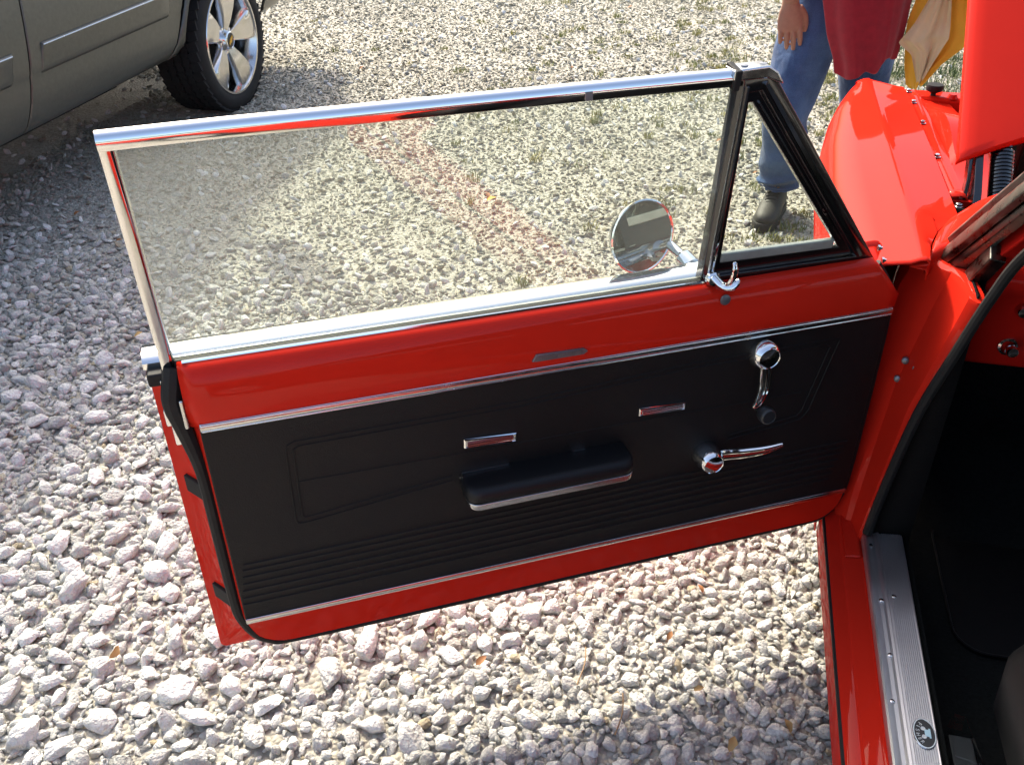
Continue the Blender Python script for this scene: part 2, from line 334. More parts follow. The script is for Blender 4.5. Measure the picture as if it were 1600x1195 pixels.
# large rocks by dart throwing, denser on the left and near the camera
cells = {}; rocks = []
def try_rock(x, y, r, f=0.86):
    ci, cj = int(x // 0.12), int(y // 0.12)
    for i in (-1, 0, 1):
        for j in (-1, 0, 1):
            for (a, b_, q) in cells.get((ci + i, cj + j), ()):
                if (a - x) ** 2 + (b_ - y) ** 2 < ((q + r) * f) ** 2: return False
    cells.setdefault((ci, cj), []).append((x, y, r)); rocks.append((x, y, r)); return True
rr_ = random.Random(5)
def bigness(x, y):   # share of large pieces
    return max(0.0, min(1.0, (-x - 0.15) / 0.55)) * max(0.0, min(1.0, (2.9 - y) / 1.2))
for rad, tries in ((0.043, 420), (0.036, 1300), (0.030, 3200), (0.025, 7000), (0.021, 15000)):
    for k in range(tries):
        y = 0.6 + 8.4 * rr_.random() ** 1.7; xl = -1.2 - 0.8 * y
        x = xl + (min(0.7 + max(0, y - 2.6) * 0.62, 4.5) - xl) * rr_.random()
        bg = bigness(x, y)
        lim = 0.0225 + 0.026 * bg - 0.003 * (y > 3.2)
        r = rad * rr_.uniform(0.85, 1.15)
        if r > lim * 1.08: continue
        if bg > 0.4 and rr_.random() > 0.7: continue
        try_rock(x, y, r)
rocks = np.array(rocks)
def jit(sp, x0, x1, y0, y1, amp):
    xs = np.arange(x0, x1, sp); ys = np.arange(y0, y1, sp * 0.866)
    X, Y = np.meshgrid(xs, ys); X = X + (np.arange(len(ys)) % 2)[:, None] * sp / 2
    X = X + RNG.uniform(-amp, amp, X.shape) * sp; Y = Y + RNG.uniform(-amp, amp, Y.shape) * sp
    return X.ravel(), Y.ravel()
# occupancy of the large rocks
H = 0.01; gx0, gy0 = -9.0, 0.0; occ = np.zeros((1500, 1000), bool)
for (x, y, r) in rocks:
    k = int(r * 0.62 / H); i = int((x - gx0) / H); j = int((y - gy0) / H)
    if 0 <= i < 1500 and 0 <= j < 1000: occ[max(0, i - k):i + k + 1, max(0, j - k):j + k + 1] = True
def free(x, y):
    i = np.clip(((x - gx0) / H).astype(int), 0, 1499); j = np.clip(((y - gy0) / H).astype(int), 0, 999); return ~occ[i, j]
px, py, pr, pz = [], [], [], []
X, Y = jit(0.0225, -8, 5, 0.5, 3.0, 0.5); k = in_zone(X, Y) & free(X, Y); X, Y = X[k], Y[k]
R_ = np.clip(0.0132 * (1 + 0.16 * np.sin(X * 3.1 + 1.3 * np.sin(Y * 2.2)) * np.sin(Y * 2.7 + X)) * np.exp(RNG.normal(0, 0.27, len(X))), 0.006, 0.025)
px.append(X); py.append(Y); pr.append(R_); pz.append(R_ * np.where(Y > 2.6, RNG.uniform(-0.40, 0.20, len(X)), RNG.uniform(-0.12, 0.50, len(X))))
X, Y = jit(0.0205, -8, 5, 3.0, 5.8, 0.5); k = in_zone(X, Y) & free(X, Y); X, Y = X[k], Y[k]
R_ = np.clip(0.0118 * np.exp(RNG.normal(0, 0.24, len(X))), 0.006, 0.022); px.append(X); py.append(Y); pr.append(R_); pz.append(R_ * RNG.uniform(-0.40, 0.15, len(X)))
X, Y = jit(0.0250, -9, 5.2, 5.8, 9.3, 0.5); k = in_zone(X, Y) & free(X, Y); X, Y = X[k], Y[k]
R_ = 0.0142 * np.exp(RNG.normal(0, 0.22, len(X))); px.append(X); py.append(Y); pr.append(R_); pz.append(R_ * RNG.uniform(-0.45, 0.10, len(X)))
X, Y = jit(0.022, -3.2, 0.6, 0.6, 2.9, 0.5); k = in_zone(X, Y) & free(X, Y); X, Y = X[k], Y[k]   # grit between
R_ = 0.0085 * np.exp(RNG.normal(0, 0.28, len(X))); px.append(X); py.append(Y); pr.append(R_); pz.append(R_ * RNG.uniform(0.0, 0.9, len(X)))
# the 300 that show largest become stones of their own, the rest stay in the gravel mass
show = rocks[:, 2] / np.sqrt(rocks[:, 0] ** 2 + rocks[:, 1] ** 2 + 1.65 ** 2)
vx = rocks[:, 0]; vy = rocks[:, 1]
V = np.stack([vx, vy, -1.65 + 0 * vx], 1); dpt = V @ np.array(FW); ux = V @ np.array(rt) / dpt * 1450 + 800; uy = 597 - V @ np.array(up) / dpt * 1450
inn = (ux > 0) & (ux < 1600) & (uy > 0) & (uy < 1195) & (vx < 0.3) & ~((uy > 560 + 0.0 * ux) & (ux > 380) & (ux < 1290) & (uy < 1000 - 0.235 * (ux - 430)))
order = np.argsort(-(show * inn)); single = set(order[:300].tolist())
for q in order[:300]:
    x, y, r = rocks[q]; o = bpy.data.objects.new('stone', rock_me[int(q) % 12]); COL.objects.link(o); o.parent = ground
    o.location = (x, y, r * rr_.uniform(0.2, 0.5)); o.scale = (r * rr_.uniform(0.95, 1.3), r * rr_.uniform(0.85, 1.1), r * rr_.uniform(0.75, 1.05))
    o.rotation_euler = (rr_.gauss(0, 0.35), rr_.gauss(0, 0.35), rr_.uniform(0, 6.28))
rest = np.array([q for q in range(len(rocks)) if q not in single])
px.append(rocks[rest, 0]); py.append(rocks[rest, 1]); pr.append(rocks[rest, 2]); pz.append(rocks[rest, 2] * RNG.uniform(0.2, 0.6, len(rest)))
nr = len(rest); PX, PY, PR, PZ = [np.concatenate(q) for q in (px, py, pr, pz)]; n = len(PX)
me = bpy.data.meshes.new('gravel'); me.vertices.add(n)
me.vertices.foreach_set('co', np.stack([PX, PY, PZ], 1).astype(np.float32).ravel())
def attr(nm, ty, data, key):
    a = me.attributes.new(nm, ty, 'POINT'); a.data.foreach_set(key, data)
rot = np.stack([RNG.normal(0, 0.55, n), RNG.normal(0, 0.55, n), RNG.uniform(0, 6.283, n)], 1).astype(np.float32)
scl = (PR[:, None] * np.stack([RNG.uniform(0.95, 1.35, n), RNG.uniform(0.8, 1.1, n), RNG.uniform(0.7, 1.05, n) * np.where(PY > 2.8, 0.64, 1.0)], 1)).astype(np.float32)
var = RNG.integers(0, NV, n).astype(np.int32); var[-nr:] = NV + (var[-nr:] % 12) * (RNG.random(nr) < 0.75); var[-nr:] = np.where(RNG.random(nr) < 0.4, RNG.integers(0, NV, nr), var[-nr:])
attr('dusty', 'FLOAT', np.clip((PY - 1.9) / 1.8 + 0.25 * np.sin(PX * 2.1 + PY) + RNG.normal(0, 0.15, n), 0, 1).astype(np.float32), 'value')
attr('rot', 'FLOAT_VECTOR', rot.ravel(), 'vector'); attr('scl', 'FLOAT_VECTOR', scl.ravel(), 'vector'); attr('var', 'INT', var, 'value')
gravel = bpy.data.objects.new('gravel', me); COL.objects.link(gravel)
tag(gravel, 'loose pale grey crushed limestone gravel covering the lot', 'gravel', kind='stuff')
vc = bpy.data.collections.new('stone_shapes')
for k, q in enumerate(stone_me + rock_me):
    vc.objects.link(bpy.data.objects.new('shape_%02d' % k, q))
ng = bpy.data.node_groups.new('scatter_stones', 'GeometryNodeTree')
ng.interface.new_socket('Geometry', in_out='INPUT', socket_type='NodeSocketGeometry'); ng.interface.new_socket('Geometry', in_out='OUTPUT', socket_type='NodeSocketGeometry')
gi = ng.nodes.new('NodeGroupInput'); go = ng.nodes.new('NodeGroupOutput'); ip = ng.nodes.new('GeometryNodeInstanceOnPoints'); ci = ng.nodes.new('GeometryNodeCollectionInfo')
ci.inputs['Collection'].default_value = vc; ci.inputs['Separate Children'].default_value = True; ci.inputs['Reset Children'].default_value = True
def na(nm, ty):
    q = ng.nodes.new('GeometryNodeInputNamedAttribute'); q.data_type = ty; q.inputs['Name'].default_value = nm; return q.outputs['Attribute']
ip.inputs['Pick Instance'].default_value = True; l = ng.links
l.new(gi.outputs[0], ip.inputs['Points']); l.new(ci.outputs[0], ip.inputs['Instance']); l.new(na('var', 'INT'), ip.inputs['Instance Index'])
l.new(na('rot', 'FLOAT_VECTOR'), ip.inputs['Rotation']); l.new(na('scl', 'FLOAT_VECTOR'), ip.inputs['Scale']); l.new(ip.outputs[0], go.inputs[0])
gm = gravel.modifiers.new('scatter', 'NODES'); gm.node_group = ng
# ------------------------------------------------------------------ red car with its open door
H0 = Vector((0.34635, 1.58725, 0)); DD = Vector((0.8725, 0.4886, 0)).normalized()
car = empty('red_classic_car', (1.16, 1.0, 0), 'red classic two-door car with its driver door open and hood raised', 'car')
door_rot = math.atan2(-DD.y, -DD.x)
# --- door shell: local x runs to the rear end of the door, y points into the cabin, z up
def ring(a0, a1, z0, z1, rs, p):
    return [Vector((a, p, z)) for a, z in rrect(a0, a1, z0, z1, 0, 7, rs)]
d = MB()
d.loft([ring(0.00, 1.216, 0.308, 0.80, (0.075, 0.012, 0.02, 0.06), -0.004),
        ring(-0.008, 1.222, 0.300, 0.81, (0.08, 0.012, 0.02, 0.06), -0.012),
        ring(-0.010, 1.230, 0.290, 0.875, (0.08, 0.012, 0.02, 0.06), -0.045),
        ring(-0.022, 1.262, 0.240, 0.893, (0.03, 0.008, 0.02, 0.02), -0.088),
        ring(-0.028, 1.273, 0.234, 0.893, (0.02, 0.008, 0.02, 0.02), -0.0935),
        ring(-0.034, 1.279, 0.228, 0.897, (0.012, 0.006, 0.02, 0.012), -0.097),
        ring(-0.034, 1.279, 0.228, 0.900, (0.012, 0.006, 0.02, 0.012), -0.103),
        ring(-0.03, 1.274, 0.235, 0.895, (0.01, 0.006, 0.02, 0.012), -0.110),
        ring(-0.01, 1.25, 0.33, 0.84, (0.01, 0.006, 0.02, 0.012), -0.132)])
door = d.build('door', M['red'], car, angle=30); door.location = H0 - Vector(car.location); door.rotation_euler = (0, 0, door_rot)
door['label'] = 'open driver door with chrome framed window and black trim panel'
def D(mb, name, mat, label=None, **k):
    o = mb.build(name, mat, door, **k)
    if label: o['label'] = label
    return o
# upper red band (garnish) with a soft crown
prof = [(-0.003, 0.806), (0.004, 0.812), (0.010, 0.826), (0.0125, 0.850), (0.010, 0.878), (0.003, 0.900), (-0.006, 0.911), (-0.016, 0.915), (-0.022, 0.912)]
b = MB(); NA = 40
def band(u, v):
    a = lerp(0.004, 1.226, u); k = v * (len(prof) - 1); i = min(int(k), len(prof) - 2); t = k - i
    p = lerp(prof[i][0], prof[i + 1][0], t); z = lerp(prof[i][1], prof[i + 1][1], t)
    if a < 0.06: a = lerp(0.004, 0.06, (a - 0.004) / 0.056) + max(0, (z - 0.85)) * 0.75 * (1 - (a - 0.004) / 0.056)
    e = 1 - min(1, (1.226 - a) / 0.012); p -= 0.010 * e * e
    return Vector((a, p, z))
b.grid(band, 60, 16); D(b, 'garnish_panel', M['red'], 'red painted band above the black trim panel', solid=0.002)
# trim panel: black vinyl board
pan = MB()
out = [(a, z) for a, z in rrect(0.004, 1.2135, 0.384, 0.815, 0, 5, (0.008, 0.008, 0.006, 0.02))]
pan.loft([[Vector((a, -0.003, z)) for a, z in out], [Vector((a, 0.003, z)) for a, z in out],
          [Vector((lerp(a, 0.61, 0.004), 0.0055, lerp(z, 0.6, 0.006))) for a, z in out]])
D(pan, 'trim_panel', M['vinyl'], 'black vinyl trim panel', angle=25)
# pressed welts in the panel (each line a pair of fine ridges)
def welt(name, pts, r=0.0016, sub=False):
    t = MB(); P = smooth_path(pts, 3) if sub else [Vector(q) for q in pts]
    t.tube([(q[0], 0.0055, q[1]) if len(q) == 2 else q for q in P], r, 6, upv=(0, 1, 0)); return D(t, name, M['vinyl'])
for k, z in enumerate((0.519, 0.506, 0.491, 0.475, 0.459, 0.442, 0.427)):
    t = MB(); a0 = 0.03 + 0.004 * k; a1 = 1.196 + 0.0025 * k
    t.sweep([(-0.0042, 0), (-0.003, 0.002), (0.003, 0.002), (0.0042, 0)], [(a0 + (a1 - a0) * i / 8, 0.0052, z) for i in range(9)], (0, 1, 0)); D(t, 'pressed_rib', M['vinyl'])
def wpath(pl): return [(a, 0.0055, z) for a, z in pl]
welt('pressed_welt', wpath([(0.70, 0.757), (0.98, 0.757), (1.080, 0.757), (1.0905, 0.752), (1.094, 0.742), (1.096, 0.67), (1.098, 0.600), (1.096, 0.590), (1.086, 0.587), (0.925, 0.606), (0.83, 0.616)]))
welt('pressed_welt', wpath([(0.70, 0.747), (0.98, 0.747), (1.074, 0.747), (1.082, 0.742), (1.083, 0.735), (1.085, 0.66), (1.086, 0.605), (1.084, 0.600), (1.076, 0.599), (0.925, 0.616), (0.83, 0.626)]))
welt('pressed_welt', wpath([(1.083, 0.676), (0.767, 0.671), (0.42, 0.668), (0.16, 0.664)]), 0.0012)
welt('pressed_welt', wpath([(0.70, 0.757), (0.40, 0.772), (0.118, 0.772), (0.100, 0.768), (0.104, 0.75), (0.136, 0.617), (0.15, 0.600), (0.30, 0.585)]))
welt('pressed_welt', wpath([(0.70, 0.747), (0.40, 0.762), (0.125, 0.762), (0.117, 0.757), (0.150, 0.622), (0.16, 0.610), (0.30, 0.595)]))
# bright strips
t = MB(); t.sweep([(-0.0, -0.008), (0.006, -0.0075), (0.0085, -0.003), (0.0085, 0.003), (0.006, 0.0075), (0, 0.008)], [(a, 0.003, 0.8135) for a in (1.212, 0.9, 0.6, 0.3, 0.004)]); D(t, 'upper_trim_strip', M['steel'], 'bright strip along the top of the trim panel', bevel=0.001)
for z in (0.8185, 0.8085):
    t = MB(); t.tube([(1.21, 0.0105, z), (0.006, 0.0105, z)], 0.0018, 8); D(t, 'strip_bead', M['steel'])
t = MB(); t.sweep([(0, -0.006), (0.005, -0.006), (0.007, -0.002), (0.007, 0.002), (0.005, 0.006), (0, 0.006)], [(a, 0.003, 0.3885) for a in (1.213, 0.9, 0.6, 0.3, 0.006)]); D(t, 'lower_trim_strip', M['steel'], 'bright strip along the bottom of the trim panel', bevel=0.001)
# rubber seal down the rear edge, along the bottom and up the front
seal = smooth_path([(1.232, -0.030, 0.905), (1.238, -0.022, 0.88), (1.243, -0.018, 0.85), (1.236, -0.014, 0.80), (1.2265, -0.012, 0.72), (1.2255, -0.012, 0.60), (1.2255, -0.012, 0.50), (1.2250, -0.012, 0.43), (1.2215, -0.012, 0.385), (1.204, -0.012, 0.337), (1.178, -0.012, 0.311), (1.14, -0.012, 0.302), (0.9, -0.012, 0.300), (0.6, -0.012, 0.300), (0.3, -0.012, 0.302), (0.08, -0.012, 0.304), (0.035, -0.012, 0.310), (0.008, -0.012, 0.34), (-0.006, -0.012, 0.40), (-0.008, -0.012, 0.6), (-0.008, -0.016, 0.80), (0.0, -0.022, 0.85), (0.03, -0.03, 0.895)], 5)
ns = len(seal); sr = [(0.0165 if i < 12 else 0.0165 - 0.006 * min(1, (i - 12) / 8)) if i < 40 else (0.0105 - 0.003 * min(1, (i - 40) / 12)) for i in range(ns)]
t = MB(); t.tube(seal, sr, 10, upv=(0, 1, 0)); D(t, 'weatherstrip', M['rubber'], 'black rubber seal round the door edge')
t = MB(); t.box((1.247, -0.055, 0.888), (0.05, 0.06, 0.022)); t.box((1.240, -0.03, 0.87), (0.022, 0.03, 0.05)); D(t, 'belt_end_cap', M['rubber'], bevel=0.004)
for z in (0.648, 0.395):
    t = MB(); t.box((1.2455, -0.0655, z), (0.012, 0.050, 0.034), Matrix.Rotation(radians(36), 3, 'Z')); D(t, 'rubber_bumper', M['rubber'], bevel=0.0015)
t = MB(); t.box((1.250, -0.062, 0.785), (0.018, 0.024, 0.075)); t.box((1.260, -0.066, 0.795), (0.014, 0.012, 0.032)); D(t, 'latch_plate', M['chrome'], bevel=0.003)
t = MB(); t.box((1.230, 0.000, 0.838), (0.007, 0.008, 0.052)); D(t, 'edge_clip', M['steel'], bevel=0.003)
for a, z in ((1.250, 0.885), (1.240, 0.872)):
    t = MB(); t.box((a, -0.026, z), (0.010, 0.006, 0.006)); D(t, 'cap_screw', M['steel'], bevel=0.001)
# armrest: bright base and padded top
def arm_out(s0, s1, w0, w1, r): return rrect(s0, s1, w0, w1, 0, 6, (0.006, r, r, 0.006))
t = MB(); A0, A1 = 0.512, 0.815
rb = [(a, p) for a, p in arm_out(A0, A1, 0.005, 0.066, 0.02)]
t.loft([[Vector((lerp(a, 0.66, 0.012), p, 0.5895)) for a, p in rb], [Vector((a, p, 0.593)) for a, p in rb], [Vector((a, p, 0.602)) for a, p in rb]])
D(t, 'armrest_base', M['steel'], 'bright metal base of the armrest', bevel=0.0015)
t = MB(); rings = []
for z, k, y1 in ((0.602, 0.995, 0.064), (0.606, 1.0, 0.0665), (0.617, 0.998, 0.066), (0.6245, 0.987, 0.063), (0.628, 0.970, 0.058), (0.6295, 0.94, 0.051), (0.630, 0.75, 0.020)):
    rings.append([Vector((0.66 + (a - 0.66) * k, 0.005 + (p - 0.005) * (y1 - 0.005) / 0.061, z)) for a, p in arm_out(A0 - 0.002, A1 + 0.002, 0.005, 0.066, 0.026)])
t.loft(rings); D(t, 'armrest_pad', M['vinyl_pad'], 'padded black armrest', angle=60)
t = MB(); t.box((0.771, 0.0085, 0.6320), (0.085, 0.005, 0.0024)); D(t, 'armrest_top_line', M['chrome'])
t = MB(); t.box((0.600, 0.0085, 0.6325), (0.024, 0.005, 0.0024)); D(t, 'armrest_top_line', M['chrome'])
for k in range(6):
    t = MB(); t.box((0.806 - 0.002 * k + 0.001 * k, 0.012, 0.626 - k * 0.0045), (0.026 - k * 0.004, 0.003, 0.0018)); D(t, 'armrest_side_rib', M['chrome'])
# three small bright badges
def badge(c, wdt, hgt, slant, fill, p=0.0065):
    t = MB(); a, z = c
    o = [(a + wdt / 2, z - hgt / 2 + slant), (a + wdt / 2, z + hgt / 2 + slant), (a - wdt / 2, z + hgt / 2 - slant), (a - wdt / 2, z - hgt / 2 - slant)]
    t.loft([[Vector((x, p - 0.002, y)) for x, y in o], [Vector((x, p + 0.003, y)) for x, y in o], [Vector((lerp(x, a, 0.05), p + 0.0045, lerp(y, z, 0.25))) for x, y in o], [Vector((lerp(x, a, 0.06), p + 0.003, lerp(y, z, 0.32))) for x, y in o]])
    D(t, 'badge', M['chrome'])
    t = MB(); t.box((a, p + 0.0045, z), (wdt * 0.86, 0.003, hgt * 0.12)); t.box((a, p + 0.0042, z + hgt * 0.2), (wdt * 0.86, 0.002, hgt * 0.07)); t.box((a, p + 0.0042, z - hgt * 0.2), (wdt * 0.86, 0.002, hgt * 0.07)); D(t, 'badge_line', fill)
badge((0.761, 0.690), 0.092, 0.019, 0.003, M['redglass']); badge((0.4445, 0.6885), 0.090, 0.0165, 0.0022, M['steel'])
t = MB(); t.loft([[Vector((x, q, y)) for x, y in [(0.690, 0.838), (0.683, 0.8505), (0.602, 0.848), (0.594, 0.842), (0.601, 0.8365), (0.683, 0.837)]] for q in (0.010, 0.0165)]); D(t, 'grille_badge', M['greysteel'], bevel=0.001)
t = MB()
for k in range(24): t.box((0.680 - k * 0.0032, 0.0165, 0.843), (0.0014, 0.003, 0.0085))
D(t, 'grille_badge_ribs', M['greysteel'])
t = MB(); t.lathe([(0.0095, 0), (0.009, 0.0018), (0.0055, 0.003), (0.001, 0.0032)], (0.349, 0.009, 0.893), (0, 1, 0.12), 16); D(t, 'garnish_screw', M['greysteel'])
# window crank: hub, arm with grooves, black knob
def hub(c, R, h, name):
    t = MB(); x, y, z = c
    t.lathe([(R * 0.95, -0.006), (R * 1.02, 0.0), (R * 1.0, h * 0.35), (R * 0.9, h * 0.7), (R * 0.78, h * 0.92), (R * 0.70, h), (R * 0.66, h - 0.001), (R * 0.35, h + 0.001), (0.0005, h + 0.0015)], c, (0, 1, 0), 32); return D(t, name, M['chrome'])
hub((0.258, 0.006, 0.772), 0.029, 0.026, 'crank_hub')
def lever(path, widths, thick, name, nb=3):
    P = smooth_path(path, 6); k = len(P); W = np.interp(np.linspace(0, 1, k), np.linspace(0, 1, len(widths)), widths)
    t = MB(); rings = []; frames = []
    for i in range(k):
        tg = (P[min(i + 1, k - 1)] - P[max(i - 1, 0)]).normalized(); sd_ = tg.cross(Vector((0, 1, 0))).normalized(); frames.append((sd_, sd_.cross(tg)))
        rings.append([P[i] + sd_ * float(a * W[i]) + frames[-1][1] * float(b_ * thick) for a, b_ in ((-1, -0.5), (-1, 0.15), (1, 0.15), (1, -0.5))])
    t.loft(rings); o = D(t, name, M['chrome'], angle=50)
    for q in range(nb):   # raised flutes
        c_ = -1 + 2 * (q + 0.5) / nb; t = MB()
        t.tube([P[i] + frames[i][0] * float(c_ * W[i]) + frames[i][1] * float(thick * 0.25) for i in range(k)], [float(w_) / nb * 0.80 for w_ in W], 8); D(t, name + '_flute', M['chrome'])
    return o
lever([(0.258, 0.026, 0.758), (0.259, 0.030, 0.735), (0.262, 0.036, 0.712), (0.272, 0.042, 0.690), (0.282, 0.042, 0.680)], (0.012, 0.0115, 0.0105, 0.008, 0.003), 0.006, 'crank_arm', 3)
t = MB(); t.lathe([(0.006, -0.012), (0.007, 0.0), (0.0135, 0.006), (0.0155, 0.014), (0.0155, 0.022), (0.014, 0.026), (0.0125, 0.0275), (0.012, 0.0265), (0.001, 0.0265)], (0.262, 0.040, 0.668), (0, 1, 0.1), 24); D(t, 'crank_knob', M['plastic_black'])
# inside door handle
hub((0.345, 0.006, 0.564), 0.0275, 0.038, 'handle_hub')
lever([(0.342, 0.024, 0.568), (0.315, 0.028, 0.570), (0.28, 0.034, 0.570), (0.24, 0.040, 0.573), (0.208, 0.046, 0.583)], (0.012, 0.012, 0.011, 0.009, 0.004), 0.006, 'handle_lever', 2)
# belt: thin bright edge, felt, outer belt moulding
t = MB(); t.tube([(1.218, -0.0195, 0.9165), (0.8, -0.0195, 0.9165), (0.378, -0.0195, 0.9165)], 0.0032, 8); D(t, 'belt_bead', M['chrome'])
t = MB(); t.box((0.80, -0.029, 0.906), (0.86, 0.010, 0.022)); D(t, 'inner_belt_felt', M['rubber'], bevel=0.003)
t = MB(); t.sweep([(0.0, 0.0), (0.0, 0.010), (-0.006, 0.016), (-0.018, 0.019), (-0.045, 0.017), (-0.058, 0.010), (-0.062, 0.0)], [(1.276, -0.046, 0.897), (0.9, -0.046, 0.897), (0.6, -0.046, 0.897), (0.34, -0.046, 0.897), (0.055, -0.046, 0.894)], (0, 0, 1)); D(t, 'belt_moulding', M['chrome'], 'wide bright moulding along the outer sill of the window')
t = MB(); t.box((0.80, -0.0415, 0.906), (0.90, 0.005, 0.018)); D(t, 'outer_belt_felt', M['gasket'])
# window: the glass leans inwards at the top
def gp(z): return -0.035 + (z - 0.90) * 0.17
t = MB(); o = [(1.232, 0.86), (1.228, 1.266), (0.398, 1.266), (0.372, 0.86)]
t.loft([[Vector((a, gp(z) - 0.0022, z)) for a, z in o], [Vector((a, gp(z) + 0.0022, z)) for a, z in o]]); D(t, 'window_glass', M['glass'], 'clear side window glass', flat=True)
t = MB(); RP = [(-0.011, -0.011), (-0.008, -0.0125), (0.008, -0.0125), (0.011, -0.011), (0.0125, -0.002), (0.011, 0.006), (0.006, 0.0105), (0.0, 0.012), (-0.006, 0.0105), (-0.011, 0.006), (-0.0125, -0.002)]
t.sweep(RP, [(1.2475, gp(1.271) , 1.269), (1.1, gp(1.271), 1.271), (0.8, gp(1.271), 1.2715), (0.55, gp(1.271), 1.2715), (0.392, gp(1.271), 1.271)]); D(t, 'window_top_rail', M['chrome'], 'chrome rail along the top of the window', angle=50)
t = MB(); t.sweep([(-0.008, -0.010), (0.006, -0.010), (0.0095, -0.006), (0.0105, 0.0), (0.009, 0.007), (0.005, 0.010), (-0.008, 0.010)], [(1.2395, gp(0.86), 0.86), (1.2395, gp(1.05), 1.05), (1.2395, gp(1.272), 1.272)], (0, 1, 0)); D(t, 'window_rear_rail', M['chrome'], 'chrome rail down the rear edge of the window', angle=50)
t = MB(); t.box((0.62, gp(1.271) + 0.0125, 1.2675), (0.010, 0.003, 0.012)); D(t, 'rail_clip', M['greysteel'])
# vent window frame
def vf(name, mat, pts, wdt, thick, off=0.0, **k):
    t = MB(); P = [Vector((a, gp(z) + off, z)) for a, z in pts]
    t.sweep([(-thick / 2, -wdt / 2), (thick / 2, -wdt / 2), (thick / 2, wdt / 2), (-thick / 2, wdt / 2)], P, (0, 0, 1) if abs(P[1].x - P[0].x) > 0.2 else (1, 0, 0)); return D(t, name, mat, **k)
t = MB()
def bar(mb, p, q, w_, th, off=0.0):
    P = Vector((p[0], gp(p[1]) + off, p[1])); Q = Vector((q[0], gp(q[1]) + off, q[1])); tg = (Q - P).normalized(); nn = Vector((0, 1, -0.17)).normalized(); sd_ = tg.cross(nn).normalized()
    mb.loft([[c + sd_ * a * w_ / 2 + nn * b_ * th / 2 for a, b_ in ((-1, -1), (1, -1), (1, 1), (-1, 1))] for c in (P, Q)])
def vring(pts, off): return [Vector((a, gp(z) + off, z)) for a, z in pts]
VO = [(0.391, 1.276), (0.344, 1.283), (0.022, 0.886), (0.378, 0.886)]; VI = [(0.3655, 1.230), (0.3590, 1.230), (0.124, 0.944), (0.3500, 0.948)]
VM = [(lerp(a[0], b_[0], 0.25), lerp(a[1], b_[1], 0.25)) for a, b_ in zip(VO, VI)]; VN = [(lerp(a[0], b_[0], 0.62), lerp(a[1], b_[1], 0.62)) for a, b_ in zip(VO, VI)]; VQ = [(lerp(a[0], b_[0], 0.66), lerp(a[1], b_[1], 0.66)) for a, b_ in zip(VO, VI)]
rg_ = [vring(VO, -0.014), vring(VO, 0.006), vring(VM, 0.013), vring(VN, 0.013), vring(VQ, 0.005), vring(VI, 0.005), vring(VI, -0.008)]
t.loft(rg_ + [rg_[0]], True, (False, False)); D(t, 'vent_frame', M['gloss_black'], 'black triangular frame of the vent window', bevel=0.002)
t = MB(); bar(t, (0.3665, 0.912), (0.3785, 1.258), 0.0032, 0.004, 0.0142); D(t, 'post_bead', M['chrome'])
t = MB(); bar(t, (0.3725, 0.912), (0.3845, 1.258), 0.0020, 0.003, 0.0138); D(t, 'post_bead', M['steel'])
t = MB(); bar(t, (0.080, 0.925), (0.3515, 1.262), 0.0055, 0.006, 0.0155); D(t, 'vent_frame_bead', M['chrome'])
t = MB(); bar(t, (0.128, 0.962), (0.350, 1.230), 0.0026, 0.004, 0.0065); D(t, 'vent_frame_bead', M['steel'])
t = MB(); bar(t, (0.351, 0.9570), (0.136, 0.9530), 0.018, 0.010, 0.002); D(t, 'vent_lower_gasket', M['gasket'], 'pale lower channel of the vent pane', bevel=0.003)
t = MB(); o = [(0.352, 0.945), (0.3675, 1.232), (0.3575, 1.232), (0.122, 0.942)]
t.loft([[Vector((a, gp(z) - 0.002, z)) for a, z in o], [Vector((a, gp(z) + 0.002, z)) for a, z in o]]); D(t, 'vent_glass', M['vent'], 'triangular vent window glass', flat=True)
t = MB(); z = 1.280
t.loft([[Vector((a, gp(1.27) + q * 0.016, zz)) for a, zz in ((0.404, 1.268), (0.404, 1.284), (0.350, 1.286), (0.334, 1.276), (0.322, 1.258), (0.336, 1.262), (0.350, 1.268))] for q in (-1, 1)]); D(t, 'frame_cap', M['steel'], 'bright cap on the top corner of the vent frame', bevel=0.003)
for a in (0.382, 0.352):
    t = MB(); t.lathe([(0.006, 0), (0.0055, 0.0016), (0.001, 0.0022)], (a, gp(1.27), 1.2845), (0, 0, 1), 14); D(t, 'cap_screw', M['greysteel'])
t = MB(); bar(t, (0.398, 1.256), (0.398, 1.286), 0.010, 0.034, 0.0); D(t, 'rail_seal', M['rubber'], bevel=0.002)
# vent latch
t = MB(); t.tube(smooth_path([(0.366, -0.006, 0.930), (0.358, 0.010, 0.922), (0.346, 0.020, 0.924), (0.336, 0.022, 0.936)], 5), [0.008] * 6 + [0.0095] * 5 + [0.009, 0.0085, 0.008, 0.006, 0.004], 12, flat=0.75); D(t, 'vent_latch', M['chrome'], 'chrome vent window latch')
t = MB(); t.tube(smooth_path([(0.352, 0.018, 0.924), (0.349, 0.024, 0.940), (0.347, 0.024, 0.955), (0.348, 0.020, 0.968)], 5), [0.007] * 4 + [0.0062] * 4 + [0.0052] * 4 + [0.004] * 3 + [0.002], 12, flat=0.55, upv=(0, 1, 0)); D(t, 'latch_lever', M['chrome'])
t = MB(); t.lathe([(0.013, 0), (0.013, 0.006), (0.010, 0.010), (0.002, 0.011)], (0.366, -0.014, 0.925), (0, 1, 0), 18); D(t, 'latch_pivot', M['chrome'])
